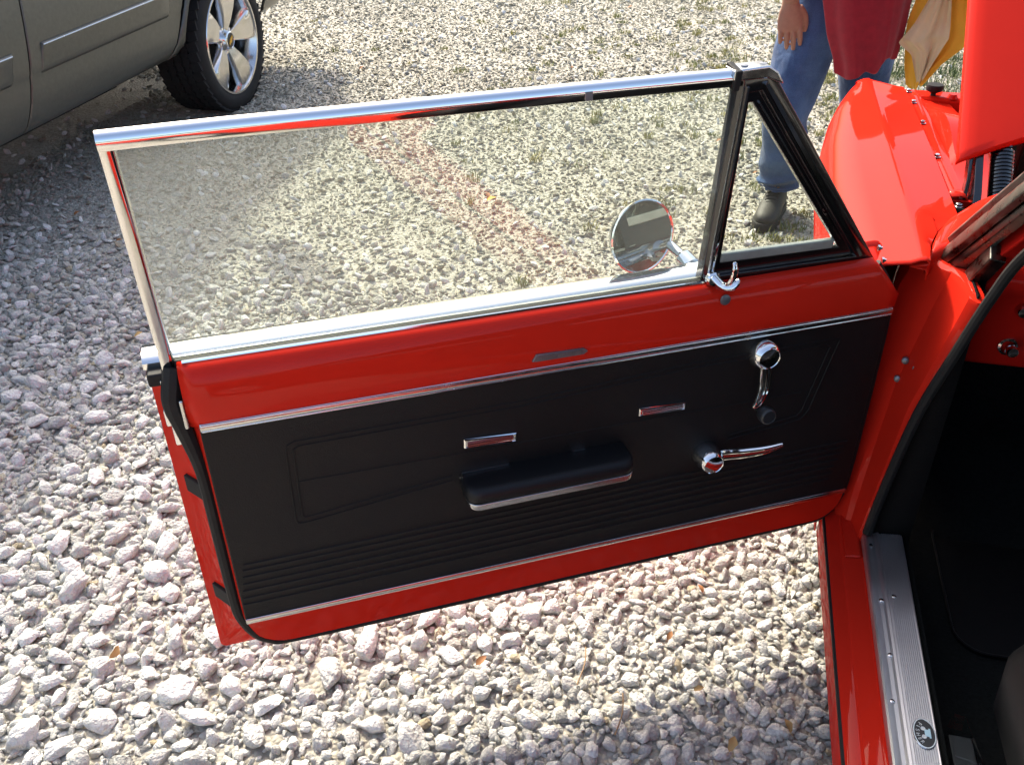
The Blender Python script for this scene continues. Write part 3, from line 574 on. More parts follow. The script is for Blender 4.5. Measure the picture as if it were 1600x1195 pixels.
# door mirror: head, glass, arm, foot
mc = Vector((0.436, -0.150, 0.950)); md = Vector((-0.21, 0.96, 0.165)).normalized()
t = MB(); t.lathe([(0.004, -0.036), (0.024, -0.034), (0.046, -0.026), (0.060, -0.014), (0.066, 0.0), (0.0665, 0.003), (0.064, 0.0045), (0.0625, 0.002)], mc, md, 40, caps=False); D(t, 'mirror_head', M['chrome'], 'round chrome door mirror')
t = MB(); t.lathe([(0.0628, 0.0), (0.0625, 0.0018), (0.0005, 0.0022)], mc, md, 40); D(t, 'mirror_glass', M['mirror'])
t = MB(); t.tube(smooth_path([mc - md * 0.030 + Vector((-0.012, 0, -0.012)), (0.400, -0.195, 0.930), (0.383, -0.175, 0.925), (0.368, -0.130, 0.914), (0.360, -0.100, 0.905)], 5), [0.008] * 6 + [0.0075] * 5 + [0.009] * 5 + [0.016] * 5, 12); D(t, 'mirror_arm', M['chrome'])
t = MB(); t.tube([(0.392, -0.185, 0.958), (0.366, -0.187, 0.958)], 0.006, 10); D(t, 'mirror_set_screw', M['chrome'])
t = MB(); t.lathe([(0.030, -0.004), (0.030, 0.004), (0.022, 0.010), (0.012, 0.013)], (0.358, -0.094, 0.902), (0, -0.35, 1), 20); D(t, 'mirror_foot', M['chrome'])
# hinge bolts at the front end of the door
for q in ((0.035, -0.030, 0.925), (0.012, -0.040, 0.893), (-0.012, -0.034, 0.842)):
    t = MB(); t.lathe([(0.0055, 0), (0.0055, 0.004), (0.003, 0.005), (0.003, 0.008), (0.0005, 0.008)], q, (-1, 0.3, 0), 6); D(t, 'hinge_bolt', M['steel'])
# outside handle on the outer skin
t = MB(); t.tube(smooth_path([(1.18, -0.13, 0.80), (1.17, -0.165, 0.80), (1.10, -0.172, 0.80), (1.03, -0.165, 0.80), (1.02, -0.13, 0.80)], 4), 0.009, 10); D(t, 'outer_handle', M['chrome'])
# ------------------------------------------------------------------ rest of the red car
def CP(mb, name, mat, label=None, parent=None, **k):
    o = mb.build(name, mat, parent or car, **k)
    if label: o['label'] = label
    return o
XL, XR, XC = 0.32, 2.00, 1.16
def mir(x): return 2 * XC - x
# front fender: cross sections along y
SX_Y = [1.615, 1.662, 1.71, 1.76, 1.81, 1.855, 1.90]; SX_X = [0.402, 0.408, 0.418, 0.434, 0.460, 0.494, 0.494]   # seam between fender and cowl
FY = [1.615, 1.662, 1.71, 1.76, 1.81, 1.855, 1.95, 2.15, 2.35, 2.52, 2.64, 2.71, 2.75, 2.765]
def fsec(y):
    xo = interp(y, [1.6, 2.1, 2.35, 2.55, 2.68, 2.74, 2.765], [0.250, 0.246, 0.257, 0.283, 0.315, 0.340, 0.365])   # widest line of the side
    dz = interp(y, [1.6, 2.2, 2.6, 2.74, 2.765], [-0.012, 0.0, 0.0, -0.006, -0.018])
    yc, r = 2.28, 0.365
    zb = 0.235 if abs(y - yc) >= r else 0.30 + sqrt(r * r - (y - yc) ** 2)
    cx = interp(y, [1.6, 2.765], [0.388, 0.384]); ix = interp(y, SX_Y, SX_X) - 0.005
    top = [(ix, 0.872), (ix, 0.8885), (ix - 0.004, 0.894), (ix - 0.03, 0.897), (0.43, 0.903), (cx + 0.018, 0.9085), (cx + 0.004, 0.9125), (cx - 0.006, 0.911), (cx - 0.022, 0.9035), (lerp(cx, xo, 0.45), 0.897), (lerp(cx, xo, 0.68), 0.884), (lerp(cx, xo, 0.86), 0.860), (lerp(cx, xo, 0.96), 0.825), (xo, 0.78), (xo + 0.004, 0.72)]
    low = [(xo + 0.016, 0.64), (xo + 0.035, 0.56), (xo + 0.050, 0.45), (xo + 0.058, 0.34), (xo + 0.062, 0.235)]
    low = [(x, max(z, min(0.70, zb))) for x, z in low]
    return [Vector((min(x, ix), y, z + (dz if z > 0.7 else 0))) for x, z in top + low]
def dense(ys, n=3):
    out = []
    for a, b_ in zip(ys[:-1], ys[1:]): out += [lerp(a, b_, k / n) for k in range(n)]
    return out + [ys[-1]]
def fender(side):
    t = MB(); rings = [fsec(y) for y in dense(FY, 3)]
    last = rings[-1]; rings.append([Vector((lerp(q.x, 0.40, 0.25), q.y + 0.004, lerp(q.z, 0.75, 0.12))) for q in last]); rings.append([Vector((lerp(q.x, 0.40, 0.97), q.y + 0.004, lerp(q.z, 0.70, 0.9))) for q in last])
    if side > 0: rings = [[Vector((mir(q.x), q.y, q.z)) for q in r] for r in rings]
    t.loft(rings, closed=False); return t
fend = CP(fender(-1), 'front_fender', M['red'], 'sunlit red front fender beside the open door', solid=0.003, angle=40)
CP(fender(1), 'front_fender', M['red'], 'far red front fender', solid=0.003, angle=40)
# bolts along the inner lip of the fender
for y in (1.93, 2.22, 2.46, 2.63, 2.73):
    t = MB(); t.lathe([(0.009, 0), (0.009, 0.0015), (0.006, 0.002), (0.006, 0.0065), (0.005, 0.0075), (0.0005, 0.0075)], (0.500, y, 0.8795), (0, 0, 1), 6); CP(t, 'fender_bolt', M['steel'], parent=fend, flat=True)
# inner apron and ledge
t = MB(); sec = [(0.488, 0.874), (0.515, 0.879), (0.526, 0.876), (0.532, 0.866), (0.545, 0.860), (0.61, 0.852), (0.635, 0.832), (0.68, 0.80), (0.72, 0.60), (0.72, 0.28)]
def bump(y): return 0.05 * math.exp(-((y - 2.42) / 0.16) ** 2)
t.loft([[Vector((x, y, z + (bump(y) if 3 < k < 7 else 0))) for k, (x, z) in enumerate(sec)] for y in np.linspace(1.99, 2.73, 20)], closed=False); CP(t, 'inner_apron', M['red'], 'red inner apron of the engine bay', solid=0.003)
t = MB(); t.loft([[Vector((mir(x), y, z)) for x, z in sec] for y in np.linspace(1.93, 2.73, 8)], closed=False); CP(t, 'inner_apron', M['red'], 'far inner apron', solid=0.003)
# radiator support with rubber stop
t = MB(); t.sweep([(-0.035, -0.03), (0.035, -0.03), (0.035, 0.0), (0.025, 0.008), (-0.03, 0.008), (-0.035, 0.0)], [(0.49, 2.745, 0.866), (0.62, 2.752, 0.862), (1.16, 2.76, 0.86), (1.83, 2.745, 0.866)]); rs = CP(t, 'radiator_support', M['red'], 'red cross member at the front of the engine bay', bevel=0.003)
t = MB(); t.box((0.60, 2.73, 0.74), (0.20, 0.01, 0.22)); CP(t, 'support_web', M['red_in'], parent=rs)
t = MB(); t.box((1.16, 2.70, 0.62), (0.70, 0.05, 0.42)); CP(t, 'radiator', M['gloss_black'], 'black radiator core', bevel=0.004)
t = MB(); t.lathe([(0.007, -0.02), (0.007, 0.006), (0.013, 0.010), (0.021, 0.014), (0.023, 0.024), (0.021, 0.030), (0.001, 0.031)], (0.565, 2.735, 0.872), (0, 0, 1), 18); CP(t, 'rubber_stop', M['rubber'], parent=rs)
t = MB(); t.lathe([(0.014, 0), (0.010, 0.012), (0.001, 0.012)], (0.615, 2.73, 0.868), (0, 0, 1), 12); CP(t, 'support_nut', M['red'], parent=rs)
t = MB(); t.lathe([(0.008, 0), (0.008, 0.0012), (0.001, 0.0012)], (0.675, 2.742, 0.8688), (0, 0, 1), 12); CP(t, 'drain_hole', M['rubber'], parent=rs)
# grey strap and front shelf in the bay
t = MB(); t.box((0.655, 2.50, 0.882), (0.19, 0.030, 0.006), Matrix.Rotation(radians(-6), 3, 'Z')); CP(t, 'steel_strap', M['greysteel'], 'grey steel strap across the engine bay', bevel=0.002)
t = MB(); t.tube([(0.69, 2.40, 0.86), (0.665, 2.30, 0.80), (0.655, 2.26, 0.74)], [0.008, 0.008, 0.005], 8, flat=0.5); CP(t, 'latch_rod', M['greysteel'])
# cowl, firewall
def cowl(u, v):
    # u runs from the left seam to the right seam, v from the windshield base to the hood gap
    s_ = 2 * u - 1; k = min(u, 1 - u)
    yr = 1.668 + 0.13 * min(1, k / 0.25) ** 0.7; yf = 1.855 + 0.13 * min(1, k / 0.10) ** 0.6 + 0.02 * (1 - s_ * s_)
    vv = max(0.0, v); y = lerp(yr, yf, vv); xe = interp(lerp(1.662, 1.855, vv), SX_Y, SX_X); x = lerp(xe, mir(xe), u)
    z = 0.893 + 0.010 * min(1, k / 0.06) - 0.006 * max(0, 1 - k / 0.006)
    z -= 0.010 * max(0, 1 - vv / 0.10) ** 2
    if v < 0: y += v * 0.06; z += v * 0.25
    return Vector((x, y, z))
us_ = [0, 0.003, 0.006, 0.012, 0.02, 0.03, 0.045, 0.06, 0.08, 0.10, 0.13, 0.17, 0.22, 0.3, 0.4, 0.5]; us_ = us_ + [1 - q for q in reversed(us_[:-1])]
vv_ = [-0.12, -0.06, -0.02, 0, 0.02, 0.05, 0.09, 0.14, 0.22, 0.32, 0.45, 0.6, 0.75, 0.88, 0.96, 1.0]
t = MB(); t.loft([[cowl(u, v) for v in vv_] for u in us_], closed=False); cw = CP(t, 'cowl', M['red'], 'red cowl panel below the windshield', solid=0.003, angle=50)
t = MB()
for k in range(18): t.box((0.80 + k * 0.042, 1.93, 0.910), (0.026, 0.05, 0.002))
CP(t, 'cowl_vents', M['rubber'], parent=cw)
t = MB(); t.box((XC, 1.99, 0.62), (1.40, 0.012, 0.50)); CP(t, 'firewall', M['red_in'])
# hinge pillar: rows of plan sections
PZ_ = [0.30, 0.36, 0.45, 0.55, 0.64, 0.72, 0.80, 0.85, 0.870]
def pill(z):
    fx = interp(z, [0.30, 0.335, 0.64, 0.77, 0.975], [0.386, 0.390, 0.421, 0.451, 0.497])   # flange
    ox = interp(z, [0.30, 0.64, 0.80, 0.90], [0.338, 0.352, 0.372, 0.405]); oy = interp(z, [0.30, 0.36, 0.5, 0.7, 0.9], [1.600, 1.625, 1.655, 1.685, 1.715])
    fy = interp(z, [0.30, 0.5, 0.8, 0.9], [1.512, 1.518, 1.520, 1.535])
    d1 = 0.022
    pts = [(ox + 0.01, oy + 0.09), (ox, oy + 0.03), (ox + 0.002, oy), (ox + 0.010, oy - 0.010), (lerp(ox, fx, 0.42), lerp(oy, fy, 0.30) - 0.004), (lerp(ox, fx, 0.62), lerp(oy, fy, 0.40)), (lerp(ox, fx, 0.72), lerp(oy, fy, 0.62)), (lerp(ox, fx, 0.80), lerp(oy, fy, 0.92)), (fx - 0.004, fy), (fx + 0.006, fy - 0.004), (fx + 0.010, fy + 0.004)]
    return [Vector((x, y, z)) for x, y in pts]
def pin(z):
    q = pill(z)[-1]; return [Vector((q.x - 0.004, q.y - 0.001, z)), Vector((max(0.476, q.x + 0.006), q.y + 0.006, z)), Vector((max(0.480, q.x + 0.010), q.y + 0.16, z))]
t = MB(); rings = [pill(z) for z in dense(PZ_, 3)]
lt = rings[-1]; rings.append([Vector((lerp(q.x, 0.47, 0.15), lerp(q.y, 1.69, 0.15), 0.876)) for q in lt]); rings.append([Vector((lerp(q.x, 0.47, 0.95), lerp(q.y, 1.69, 0.95), 0.880)) for q in lt])
t.loft(rings, closed=False); hp = CP(t, 'hinge_pillar', M['red'], 'red door hinge pillar', angle=28)
t = MB(); t.loft([pin(z) for z in PZ_], closed=False); CP(t, 'pillar_inner_trim', M['mat'], 'black inner trim of the hinge pillar', solid=0.002)
for q in ((0.400, 1.612, 0.692), (0.4165, 1.588, 0.692), (0.395, 1.612, 0.650)):
    t = MB(); t.lathe([(0.0065, -0.006), (0.0065, 0.002), (0.0045, 0.0035), (0.0005, 0.004)], q, (-0.25, -1, 0.1), 14); CP(t, 'pillar_screw', M['greysteel'], parent=hp)
# rocker and sill
def sx(x): return x if x < 0.36 else 0.385 + (x - 0.4003) * (0.462 - 0.385) / (0.4705 - 0.4003)
RP_ = [(0.45, 0.16), (0.345, 0.165), (0.327, 0.185), (0.3185, 0.22), (0.3185, 0.296), (0.321, 0.302), (0.327, 0.304), (0.346, 0.305), (0.3485, 0.3075), (0.351, 0.3085), (0.392, 0.312), (0.398, 0.314), (0.401, 0.320), (0.402, 0.333), (0.459, 0.333), (0.462, 0.25)]
t = MB(); t.loft([[Vector((x - (0.015 if 0.385 < x < 0.41 else 0), y, z)) for x, z in RP_] for y in (1.63, 1.45, 1.2, 0.9, 0.6, 0.3, 0.05)], closed=False); CP(t, 'rocker', M['red'], 'red door sill of the car', angle=28)
t = MB(); t.sweep([(-0.003, -0.006), (0.002, -0.006), (0.003, 0), (0.002, 0.004), (-0.003, 0.004)], [(0.3185, 1.60, 0.297), (0.3185, 0.05, 0.297)]); CP(t, 'sill_edge_trim', M['rubber'], bevel=0.001)
t = MB(); t.loft([[Vector((x, y, z)) for x, z in ((0.352, 0.309), (0.353, 0.3125), (0.376, 0.3155), (0.381, 0.318))] for y in (1.60, 1.56, 1.468, 1.462)], closed=False); CP(t, 'sill_joint_patch', M['red'], solid=0.002)
SP = [(0.4005, 0.317), (0.4003, 0.3375), (0.403, 0.3395), (0.408, 0.3385), (0.413, 0.3365), (0.419, 0.3365), (0.4225, 0.340), (0.4265, 0.3405), (0.4285, 0.337), (0.4305, 0.337)]
nr_ = 11
for k in range(nr_):
    x = 0.4325 + k * 0.0031; SP += [(x, 0.3372), (x + 0.0008, 0.3384), (x + 0.0017, 0.3384), (x + 0.0024, 0.3372)]
SP += [(0.4675, 0.3375), (0.470, 0.334), (0.4705, 0.318)]
t = MB(); t.loft([[Vector((sx(x), y, z)) for x, z in SP] for y in (1.535, 1.3, 1.0, 0.7, 0.30)], closed=False); plate = CP(t, 'sill_plate', M['alu'], 'ribbed aluminium sill plate', angle=20, solid=0.001)
for x, y in ((0.4105, 1.478), (0.4165, 1.33), (0.4375, 1.345), (0.418, 1.20), (0.411, 1.10)):
    t = MB(); t.lathe([(0.0052, 0), (0.0045, 0.0022), (0.002, 0.003), (0.0005, 0.003)], (sx(x), y, 0.3365), (0, 0, 1), 14); CP(t, 'plate_screw', M['steel'], parent=plate)
# oval maker's emblem on the plate
ec = Vector((0.4400, 1.045, 0.339))
def oval(rx, ry, z, n=40): return [Vector((ec.x + rx * cos(2 * pi * k / n), ec.y + ry * sin(2 * pi * k / n), z)) for k in range(n)]
t = MB(); t.loft([oval(0.0181, 0.0294, 0.337), oval(0.0181, 0.0294, 0.3402), oval(0.0173, 0.0283, 0.3412), oval(0.0158, 0.0265, 0.3412), oval(0.0153, 0.0260, 0.3402)]); CP(t, 'emblem_rim', M['steel'], parent=plate)
t = MB(); t.loft([oval(0.0153, 0.0260, 0.3395), oval(0.0153, 0.0260, 0.3404)]); CP(t, 'emblem_disc', M['plastic_black'], parent=plate)
for k, ch in enumerate('FISHER'):
    a = radians(180 + (k - 2.5) * 25); mx = Matrix.Translation((ec.x + 0.0108 * cos(a), ec.y + 0.0194 * sin(a), 0.3408)) @ Matrix.Rotation(radians(-90) + (a - pi) * 0.6, 4, 'Z')
    text_mesh(ch, 0.0085, 'emblem_letter', M['pale_print'], plate, mx, 0.0003)
t = MB(); t.box((ec.x + 0.0038, ec.y + 0.001, 0.3408), (0.0069, 0.0131, 0.0008)); t.box((ec.x + 0.0083, ec.y + 0.001, 0.3408), (0.0028, 0.018, 0.0008)); CP(t, 'emblem_coach', M['pale_blue'], parent=plate, bevel=0.0002)
for s_ in (-1, 1):
    t = MB(); t.lathe([(0.0038, 0), (0.0038, 0.0008), (0.0025, 0.001), (0.0022, 0.0004), (0.0003, 0.0004)], (ec.x - 0.0013, ec.y + 0.001 + s_ * 0.0078, 0.3404), (0, 0, 1), 16); CP(t, 'emblem_wheel', M['pale_print'], parent=plate)
# rubber seal of the door opening
t = MB(); t.tube(smooth_path([(0.391, 1.505, 0.345), (0.399, 1.508, 0.45), (0.421, 1.510, 0.64), (0.451, 1.510, 0.77), (0.479, 1.506, 0.89), (0.500, 1.485, 0.98), (0.530, 1.41, 1.09), (0.58, 1.24, 1.27), (0.625, 1.08, 1.345)], 6), 0.0095, 10); CP(t, 'opening_seal', M['rubber'], 'black rubber seal round the door opening')
# A pillars, mouldings, windshield
P0 = Vector((0.462, 1.705, 0.885)); P1 = Vector((0.585, 1.31, 1.375))
def apil(mb, c0, c1, prof, flip=False):
    tg = (c1 - c0).normalized(); sx = Vector((1, 0, 0)) - tg * tg.x; sx.normalize(); u = sx.cross(tg)
    r = []
    for c in (c0, lerp(c0, c1, 0.33), lerp(c0, c1, 0.66), c1):
        q = [c + sx * a - u * b_ for a, b_ in prof]
        if flip: q = [Vector((mir(v.x), v.y, v.z)) for v in q]
        r.append(q)
    mb.loft(r)
for fl in (False, True):
    t = MB(); apil(t, P0 + Vector((0.028, -0.035, -0.02)), P1 + Vector((0.028, -0.035, -0.02)), [(-0.02, -0.03), (0.03, -0.03), (0.03, 0.02), (-0.012, 0.02)], fl); ap = CP(t, 'windshield_pillar', M['red_in'], bevel=0.004)
    for nm, pr, mt in (('pillar_moulding', [(-0.012, 0.004), (0.014, 0.010), (0.020, 0.020), (0.012, 0.026), (-0.010, 0.020), (-0.018, 0.012)], M['dullsteel']),
                       ('drip_rail', [(-0.014, -0.026), (-0.002, -0.030), (0.004, -0.020), (-0.004, -0.004), (-0.016, -0.002), (-0.020, -0.014)], M['dullsteel']),
                       ('drip_rail_lip', [(-0.026, -0.014), (-0.020, -0.020), (-0.014, -0.008), (-0.018, 0.004), (-0.025, -0.004)], M['dullsteel']),
                       ('pillar_gasket', [(0.018, 0.022), (0.030, 0.020), (0.030, 0.030), (0.014, 0.032)], M['rubber'])):
        t = MB(); apil(t, P0 + Vector((0, -0.002, 0.0)), P1, [(a_ * 1.25, b_ * 1.75) for a_, b_ in pr], fl); CP(t, nm, mt, parent=ap, bevel=0.002)
    t = MB(); q0 = P0 + Vector((0.006, -0.06, -0.062)); q1 = P0 + Vector((0.030, -0.13, 0.06)); apil(t, q0, q1, [(-0.016, -0.016), (0.012, -0.018), (0.014, 0.016), (-0.014, 0.018)], fl); CP(t, 'drip_rail_end', M['dullsteel'], parent=ap, bevel=0.003)
    t = MB(); apil(t, q0 + Vector((-0.012, 0, -0.006)), q1 + Vector((-0.012, 0, -0.006)), [(-0.004, -0.005), (0.006, -0.005), (0.006, 0.005), (-0.004, 0.005)], fl); CP(t, 'drip_rail_bead', M['steel'], parent=ap, bevel=0.001)
a0, a1 = P0 + Vector((0.015, 0.01, 0.0)), P1 + Vector((0.015, 0.01, 0.0))
def ws(u, v):
    c = lerp(a0, a1, v); x = lerp(c.x, mir(c.x), u); return Vector((x, c.y + 0.10 * (1 - (2 * u - 1) ** 2), c.z))
t = MB(); t.grid(ws, 24, 6); CP(t, 'windshield', M['glass'], 'clear windshield', solid=0.005)
# dash, knobs, footwell
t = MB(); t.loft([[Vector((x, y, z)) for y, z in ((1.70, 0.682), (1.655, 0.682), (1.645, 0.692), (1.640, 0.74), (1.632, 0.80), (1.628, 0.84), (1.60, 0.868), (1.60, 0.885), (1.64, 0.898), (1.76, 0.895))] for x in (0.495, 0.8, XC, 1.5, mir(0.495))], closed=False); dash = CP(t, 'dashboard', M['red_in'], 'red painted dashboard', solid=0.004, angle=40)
t = MB(); t.lathe([(0.017, -0.004), (0.0185, 0.004), (0.017, 0.007), (0.0125, 0.008), (0.012, 0.002)], (0.575, 1.640, 0.732), (0, -1, 0.1), 28, caps=False); CP(t, 'switch_bezel', M['chrome'], parent=dash)
t = MB(); t.lathe([(0.004, 0), (0.0045, 0.014), (0.009, 0.017), (0.0108, 0.021), (0.0108, 0.030), (0.009, 0.033), (0.0005, 0.0335)], (0.575, 1.640, 0.732), (0.12, -1, 0.1), 24); CP(t, 'switch_knob', M['chrome'], parent=dash)
t = MB(); t.lathe([(0.013, 0), (0.013, 0.012), (0.010, 0.018), (0.0005, 0.019)], (0.575, 1.632, 0.815), (0.1, -1, 0.0), 24); CP(t, 'switch_knob', M['chrome'], parent=dash)
t = MB(); t.box((0.80, 1.615, 0.80), (0.30, 0.05, 0.12)); CP(t, 'gauge_cluster', M['plastic_black'], parent=dash, bevel=0.01)
t = MB(); t.loft([[Vector((x, y, z)) for y, z in ((1.97, 0.86), (1.96, 0.45), (1.93, 0.36), (1.75, 0.235), (1.62, 0.215), (1.2, 0.21), (0.6, 0.21), (-0.2, 0.22))] for x in (0.462, 0.75, 1.02)], closed=False); CP(t, 'carpet', M['carpet'], 'black carpet in the footwell', solid=0.006)
t = MB(); t.loft([[Vector((x, y, z)) for x, z in ((1.00, 0.21), (1.03, 0.30), (1.08, 0.35), (1.24, 0.35), (1.29, 0.30), (1.32, 0.21), (1.86, 0.21))] for y in (1.95, 1.5, 0.8, -0.2)], closed=False); CP(t, 'tunnel_carpet', M['carpet'], solid=0.006)
t = MB(); t.loft([[Vector((0.4705, y, z)) for y in (1.54, 1.75, 1.96)] for z in (0.335, 0.6, 0.88)], closed=False); kp = CP(t, 'kick_panel', M['mat'], 'black kick panel beside the footwell', solid=0.004)
t = MB(); t.loft([[Vector((0.4705, y, z)) for y in (1.535, 0.8, -0.2)] for z in (0.333, 0.27, 0.205)], closed=False); CP(t, 'sill_carpet', M['carpet'], solid=0.004)
t = MB(); t.lathe([(0.016, 0), (0.016, 0.010), (0.012, 0.016), (0.001, 0.017)], (0.475, 1.63, 0.60), (1, -0.4, 0), 20); CP(t, 'vent_knob', M['plastic_black'], parent=kp)
t = MB(); mo = rrect(0.565, 0.97, 1.345, 1.72, 0.06, 6)
t.loft([[Vector((x, y, 0.2145)) for x, y in mo], [Vector((x, y, 0.2225)) for x, y in mo], [Vector((lerp(x, 0.8, 0.02), lerp(y, 1.53, 0.02), 0.2245)) for x, y in mo]]); CP(t, 'floor_mat', M['mat'], 'black rubber mat on the footwell carpet')
t = MB(); t.tube([Vector((x, y, 0.2255)) for x, y in mo] + [Vector((mo[0][0], mo[0][1], 0.2255))], 0.0022, 6); CP(t, 'mat_bead', M['vinyl_pad'])
for k, (x, wd, z) in enumerate(((0.78, 0.07, 0.40), (0.90, 0.07, 0.40), (1.0, 0.05, 0.30))):
    t = MB(); t.box((x, 1.84, z), (wd, 0.02, 0.06), Matrix.Rotation(radians(-40), 3, 'X')); t.tube([(x, 1.85, z), (x, 1.95, z + 0.15)], 0.008, 8); CP(t, 'pedal', M['rubber'], bevel=0.004)
t = MB(); t.tube([(0.80, 1.62, 0.80), (0.80, 1.30, 0.92)], 0.025, 14); CP(t, 'steering_column', M['gloss_black'])
t = MB(); ctr = Vector((0.80, 1.24, 0.945)); ax = Vector((0, -0.93, 0.36)).normalized(); ex = Vector((1, 0, 0)); ey = ax.cross(ex)
t.tube([ctr + (ex * cos(2 * pi * k / 40) + ey * sin(2 * pi * k / 40)) * 0.20 for k in range(41)], 0.011, 8); t.tube([ctr - ex * 0.2, ctr + ax * -0.03, ctr + ex * 0.2], 0.010, 8); CP(t, 'steering_wheel', M['plastic_black'])
# bench seat
t = MB()
def seat(mb, c, size, r):
    ol = rrect(c[0] - size[0] / 2, c[0] + size[0] / 2, c[1] - size[1] / 2, c[1] + size[1] / 2, r, 6)
    z0, z1 = c[2] - size[2] / 2, c[2] + size[2] / 2
    mb.loft([[Vector((lerp(x, c[0], k), lerp(y, c[1], k), z)) for x, y in ol] for z, k in ((z0, 0.06), (lerp(z0, z1, 0.15), 0.01), (lerp(z0, z1, 0.6), 0), (lerp(z0, z1, 0.85), 0.03), (lerp(z0, z1, 0.97), 0.10), (z1, 0.22))])
seat(t, (XC, 0.85, 0.46), (1.26, 0.58, 0.20), 0.07); CP(t, 'seat_cushion', M['vinyl_pad'], 'black bench seat cushion', angle=60)
t = MB(); t.box((XC, 0.80, 0.30), (1.08, 0.44, 0.14)); CP(t, 'seat_base', M['plastic_black'], bevel=0.01)
t = MB(); R = Matrix.Rotation(radians(-14), 3, 'X'); t.box((XC, 0.50, 0.74), (1.24, 0.16, 0.56), R); CP(t, 'seat_back', M['vinyl_pad'], 'black bench seat back', bevel=0.05, segs=5)
# hood, raised on its hinges
HC = Vector((0.502, 2.03, 0.94)); HU = Vector((0, cos(radians(46)), sin(radians(46)))); HN = Vector((0, -HU.z, HU.y)); HW = mir(0.502) - 0.502
def hoodp(u, v, off):
    x = HC.x + HW * u; ed = 0.155 * (1 - (2 * u - 1) ** 2) * (1 - v) ** 2 * 1.0; L_ = 1.02
    crown = 0.030 * (1 - (2 * u - 1) ** 4) + 0.010 * math.exp(-((u - 0.5) / 0.06) ** 2)
    e_ = 0.012 * (max(0, 1 - min(u, 1 - u) / 0.012) ** 2)
    P = Vector((x, HC.y, HC.z)) + HU * (ed + L_ * v * (1 - ed * 0.5)) + HN * (crown - e_ + off); return P
t = MB(); NU, NV_ = 48, 20
us = [0, 0.004, 0.012, 0.025] + list(np.linspace(0.05, 0.95, 30)) + [0.975, 0.988, 0.996, 1]
vs_ = [0, 0.006, 0.02] + list(np.linspace(0.06, 1, 16))
top = [[hoodp(u, v, 0.0 - (0.006 if v == 0 else 0)) for v in vs_] for u in us]
t.add([q for r in top for q in r], [(i * len(vs_) + j, (i + 1) * len(vs_) + j, (i + 1) * len(vs_) + j + 1, i * len(vs_) + j + 1) for i in range(len(us) - 1) for j in range(len(vs_) - 1)])
hood = CP(t, 'hood', M['red'], 'raised red hood', solid=0.012, angle=50)
t = MB(); pts = [hoodp(u, 0.02, -0.03) for u in np.linspace(0.03, 0.97, 12)]; t.tube(pts, 0.016, 8, flat=0.8); CP(t, 'hood_brace', M['red_in'], parent=hood)
for sgn in (0, 1):
    X_ = (lambda x: mir(x)) if sgn else (lambda x: x)
    t = MB(); t.sweep([(-0.008, -0.022), (0.008, -0.022), (0.008, 0.022), (-0.008, 0.022)], [(X_(0.545), 1.955, 0.80), (X_(0.543), 2.00, 0.88), (X_(0.543), 2.08, 0.955), (X_(0.545), 2.20, 1.07)], (0, -0.7, 0.7)); t.sweep([(-0.004, -0.014), (0.004, -0.014), (0.004, 0.014), (-0.004, 0.014)], [(X_(0.528), 2.01, 0.79), (X_(0.528), 2.03, 0.90), (X_(0.530), 2.10, 0.99)], (0, -0.7, 0.7)); hh = CP(t, 'hood_hinge', M['gloss_black'], 'black hood hinge', bevel=0.002)
    t = MB(); s0, s1 = Vector((X_(0.590), 1.965, 0.845)), Vector((X_(0.592), 2.075, 0.955)); axx = (s1 - s0).normalized(); e1 = axx.orthogonal().normalized(); e2 = axx.cross(e1); turns = 19; n = turns * 14
    t.tube([lerp(s0, s1, k / n) + (e1 * cos(2 * pi * k / 14) + e2 * sin(2 * pi * k / 14)) * 0.0195 for k in range(n + 1)], 0.0044, 6); CP(t, 'hinge_spring', M['gloss_black'], 'black coil spring of the hood hinge')
    t = MB(); t.tube([s0 + axx * 0.004, s1], 0.0165, 12); t.tube([s0 + (e1 * 0 + axx * 0.01), s0 - axx * 0.014] + [s0 - axx * 0.022 + (axx * cos(a) * 0.0 + Vector((1, 0, 0)) * 0.016 * sin(a) + axx * 0.012 * cos(a)) for a in np.linspace(0, 4.6, 9)], 0.0042, 6); CP(t, 'spring_hook', M['gloss_black'])
# brace, shock tower cap and engine
t = MB(); t.sweep([(-0.026, -0.012), (0.026, -0.012), (0.020, 0.012), (-0.020, 0.012)], [(0.635, 1.99, 0.86), (0.72, 2.10, 0.885), (0.80, 2.20, 0.905)]); CP(t, 'bay_brace', M['red'], 'red diagonal brace in the engine bay', bevel=0.004)
t = MB(); t.lathe([(0.035, 0), (0.034, 0.008), (0.024, 0.013), (0.012, 0.014), (0.010, 0.022), (0.001, 0.022)], (0.715, 2.09, 0.897), (0, 0, 1), 24); CP(t, 'tower_cap', M['chrome'])
t = MB(); t.lathe([(0.19, 0), (0.20, 0.01), (0.20, 0.055), (0.19, 0.065), (0.05, 0.07), (0.01, 0.08), (0.001, 0.08)], (1.16, 2.30, 0.83), (0, 0, 1), 36); CP(t, 'air_cleaner', M['gloss_black'])
t = MB(); t.box((1.16, 2.33, 0.66), (0.52, 0.62, 0.30)); CP(t, 'engine_block', M['plastic_black'], bevel=0.03)
t = MB(); t.tube(smooth_path([(0.70, 1.99, 0.80), (0.70, 2.08, 0.83), (0.80, 2.14, 0.81), (0.92, 2.2, 0.78)], 5), 0.022, 10); CP(t, 'heater_hose', M['rubber'])
t = MB(); t.lathe([(0.085, 0), (0.085, 0.02), (0.07, 0.03), (0.001, 0.03)], (0.68, 2.0 - 0.012, 0.80), (0, 1, 0.2), 24); CP(t, 'brake_booster', M['gloss_black'])
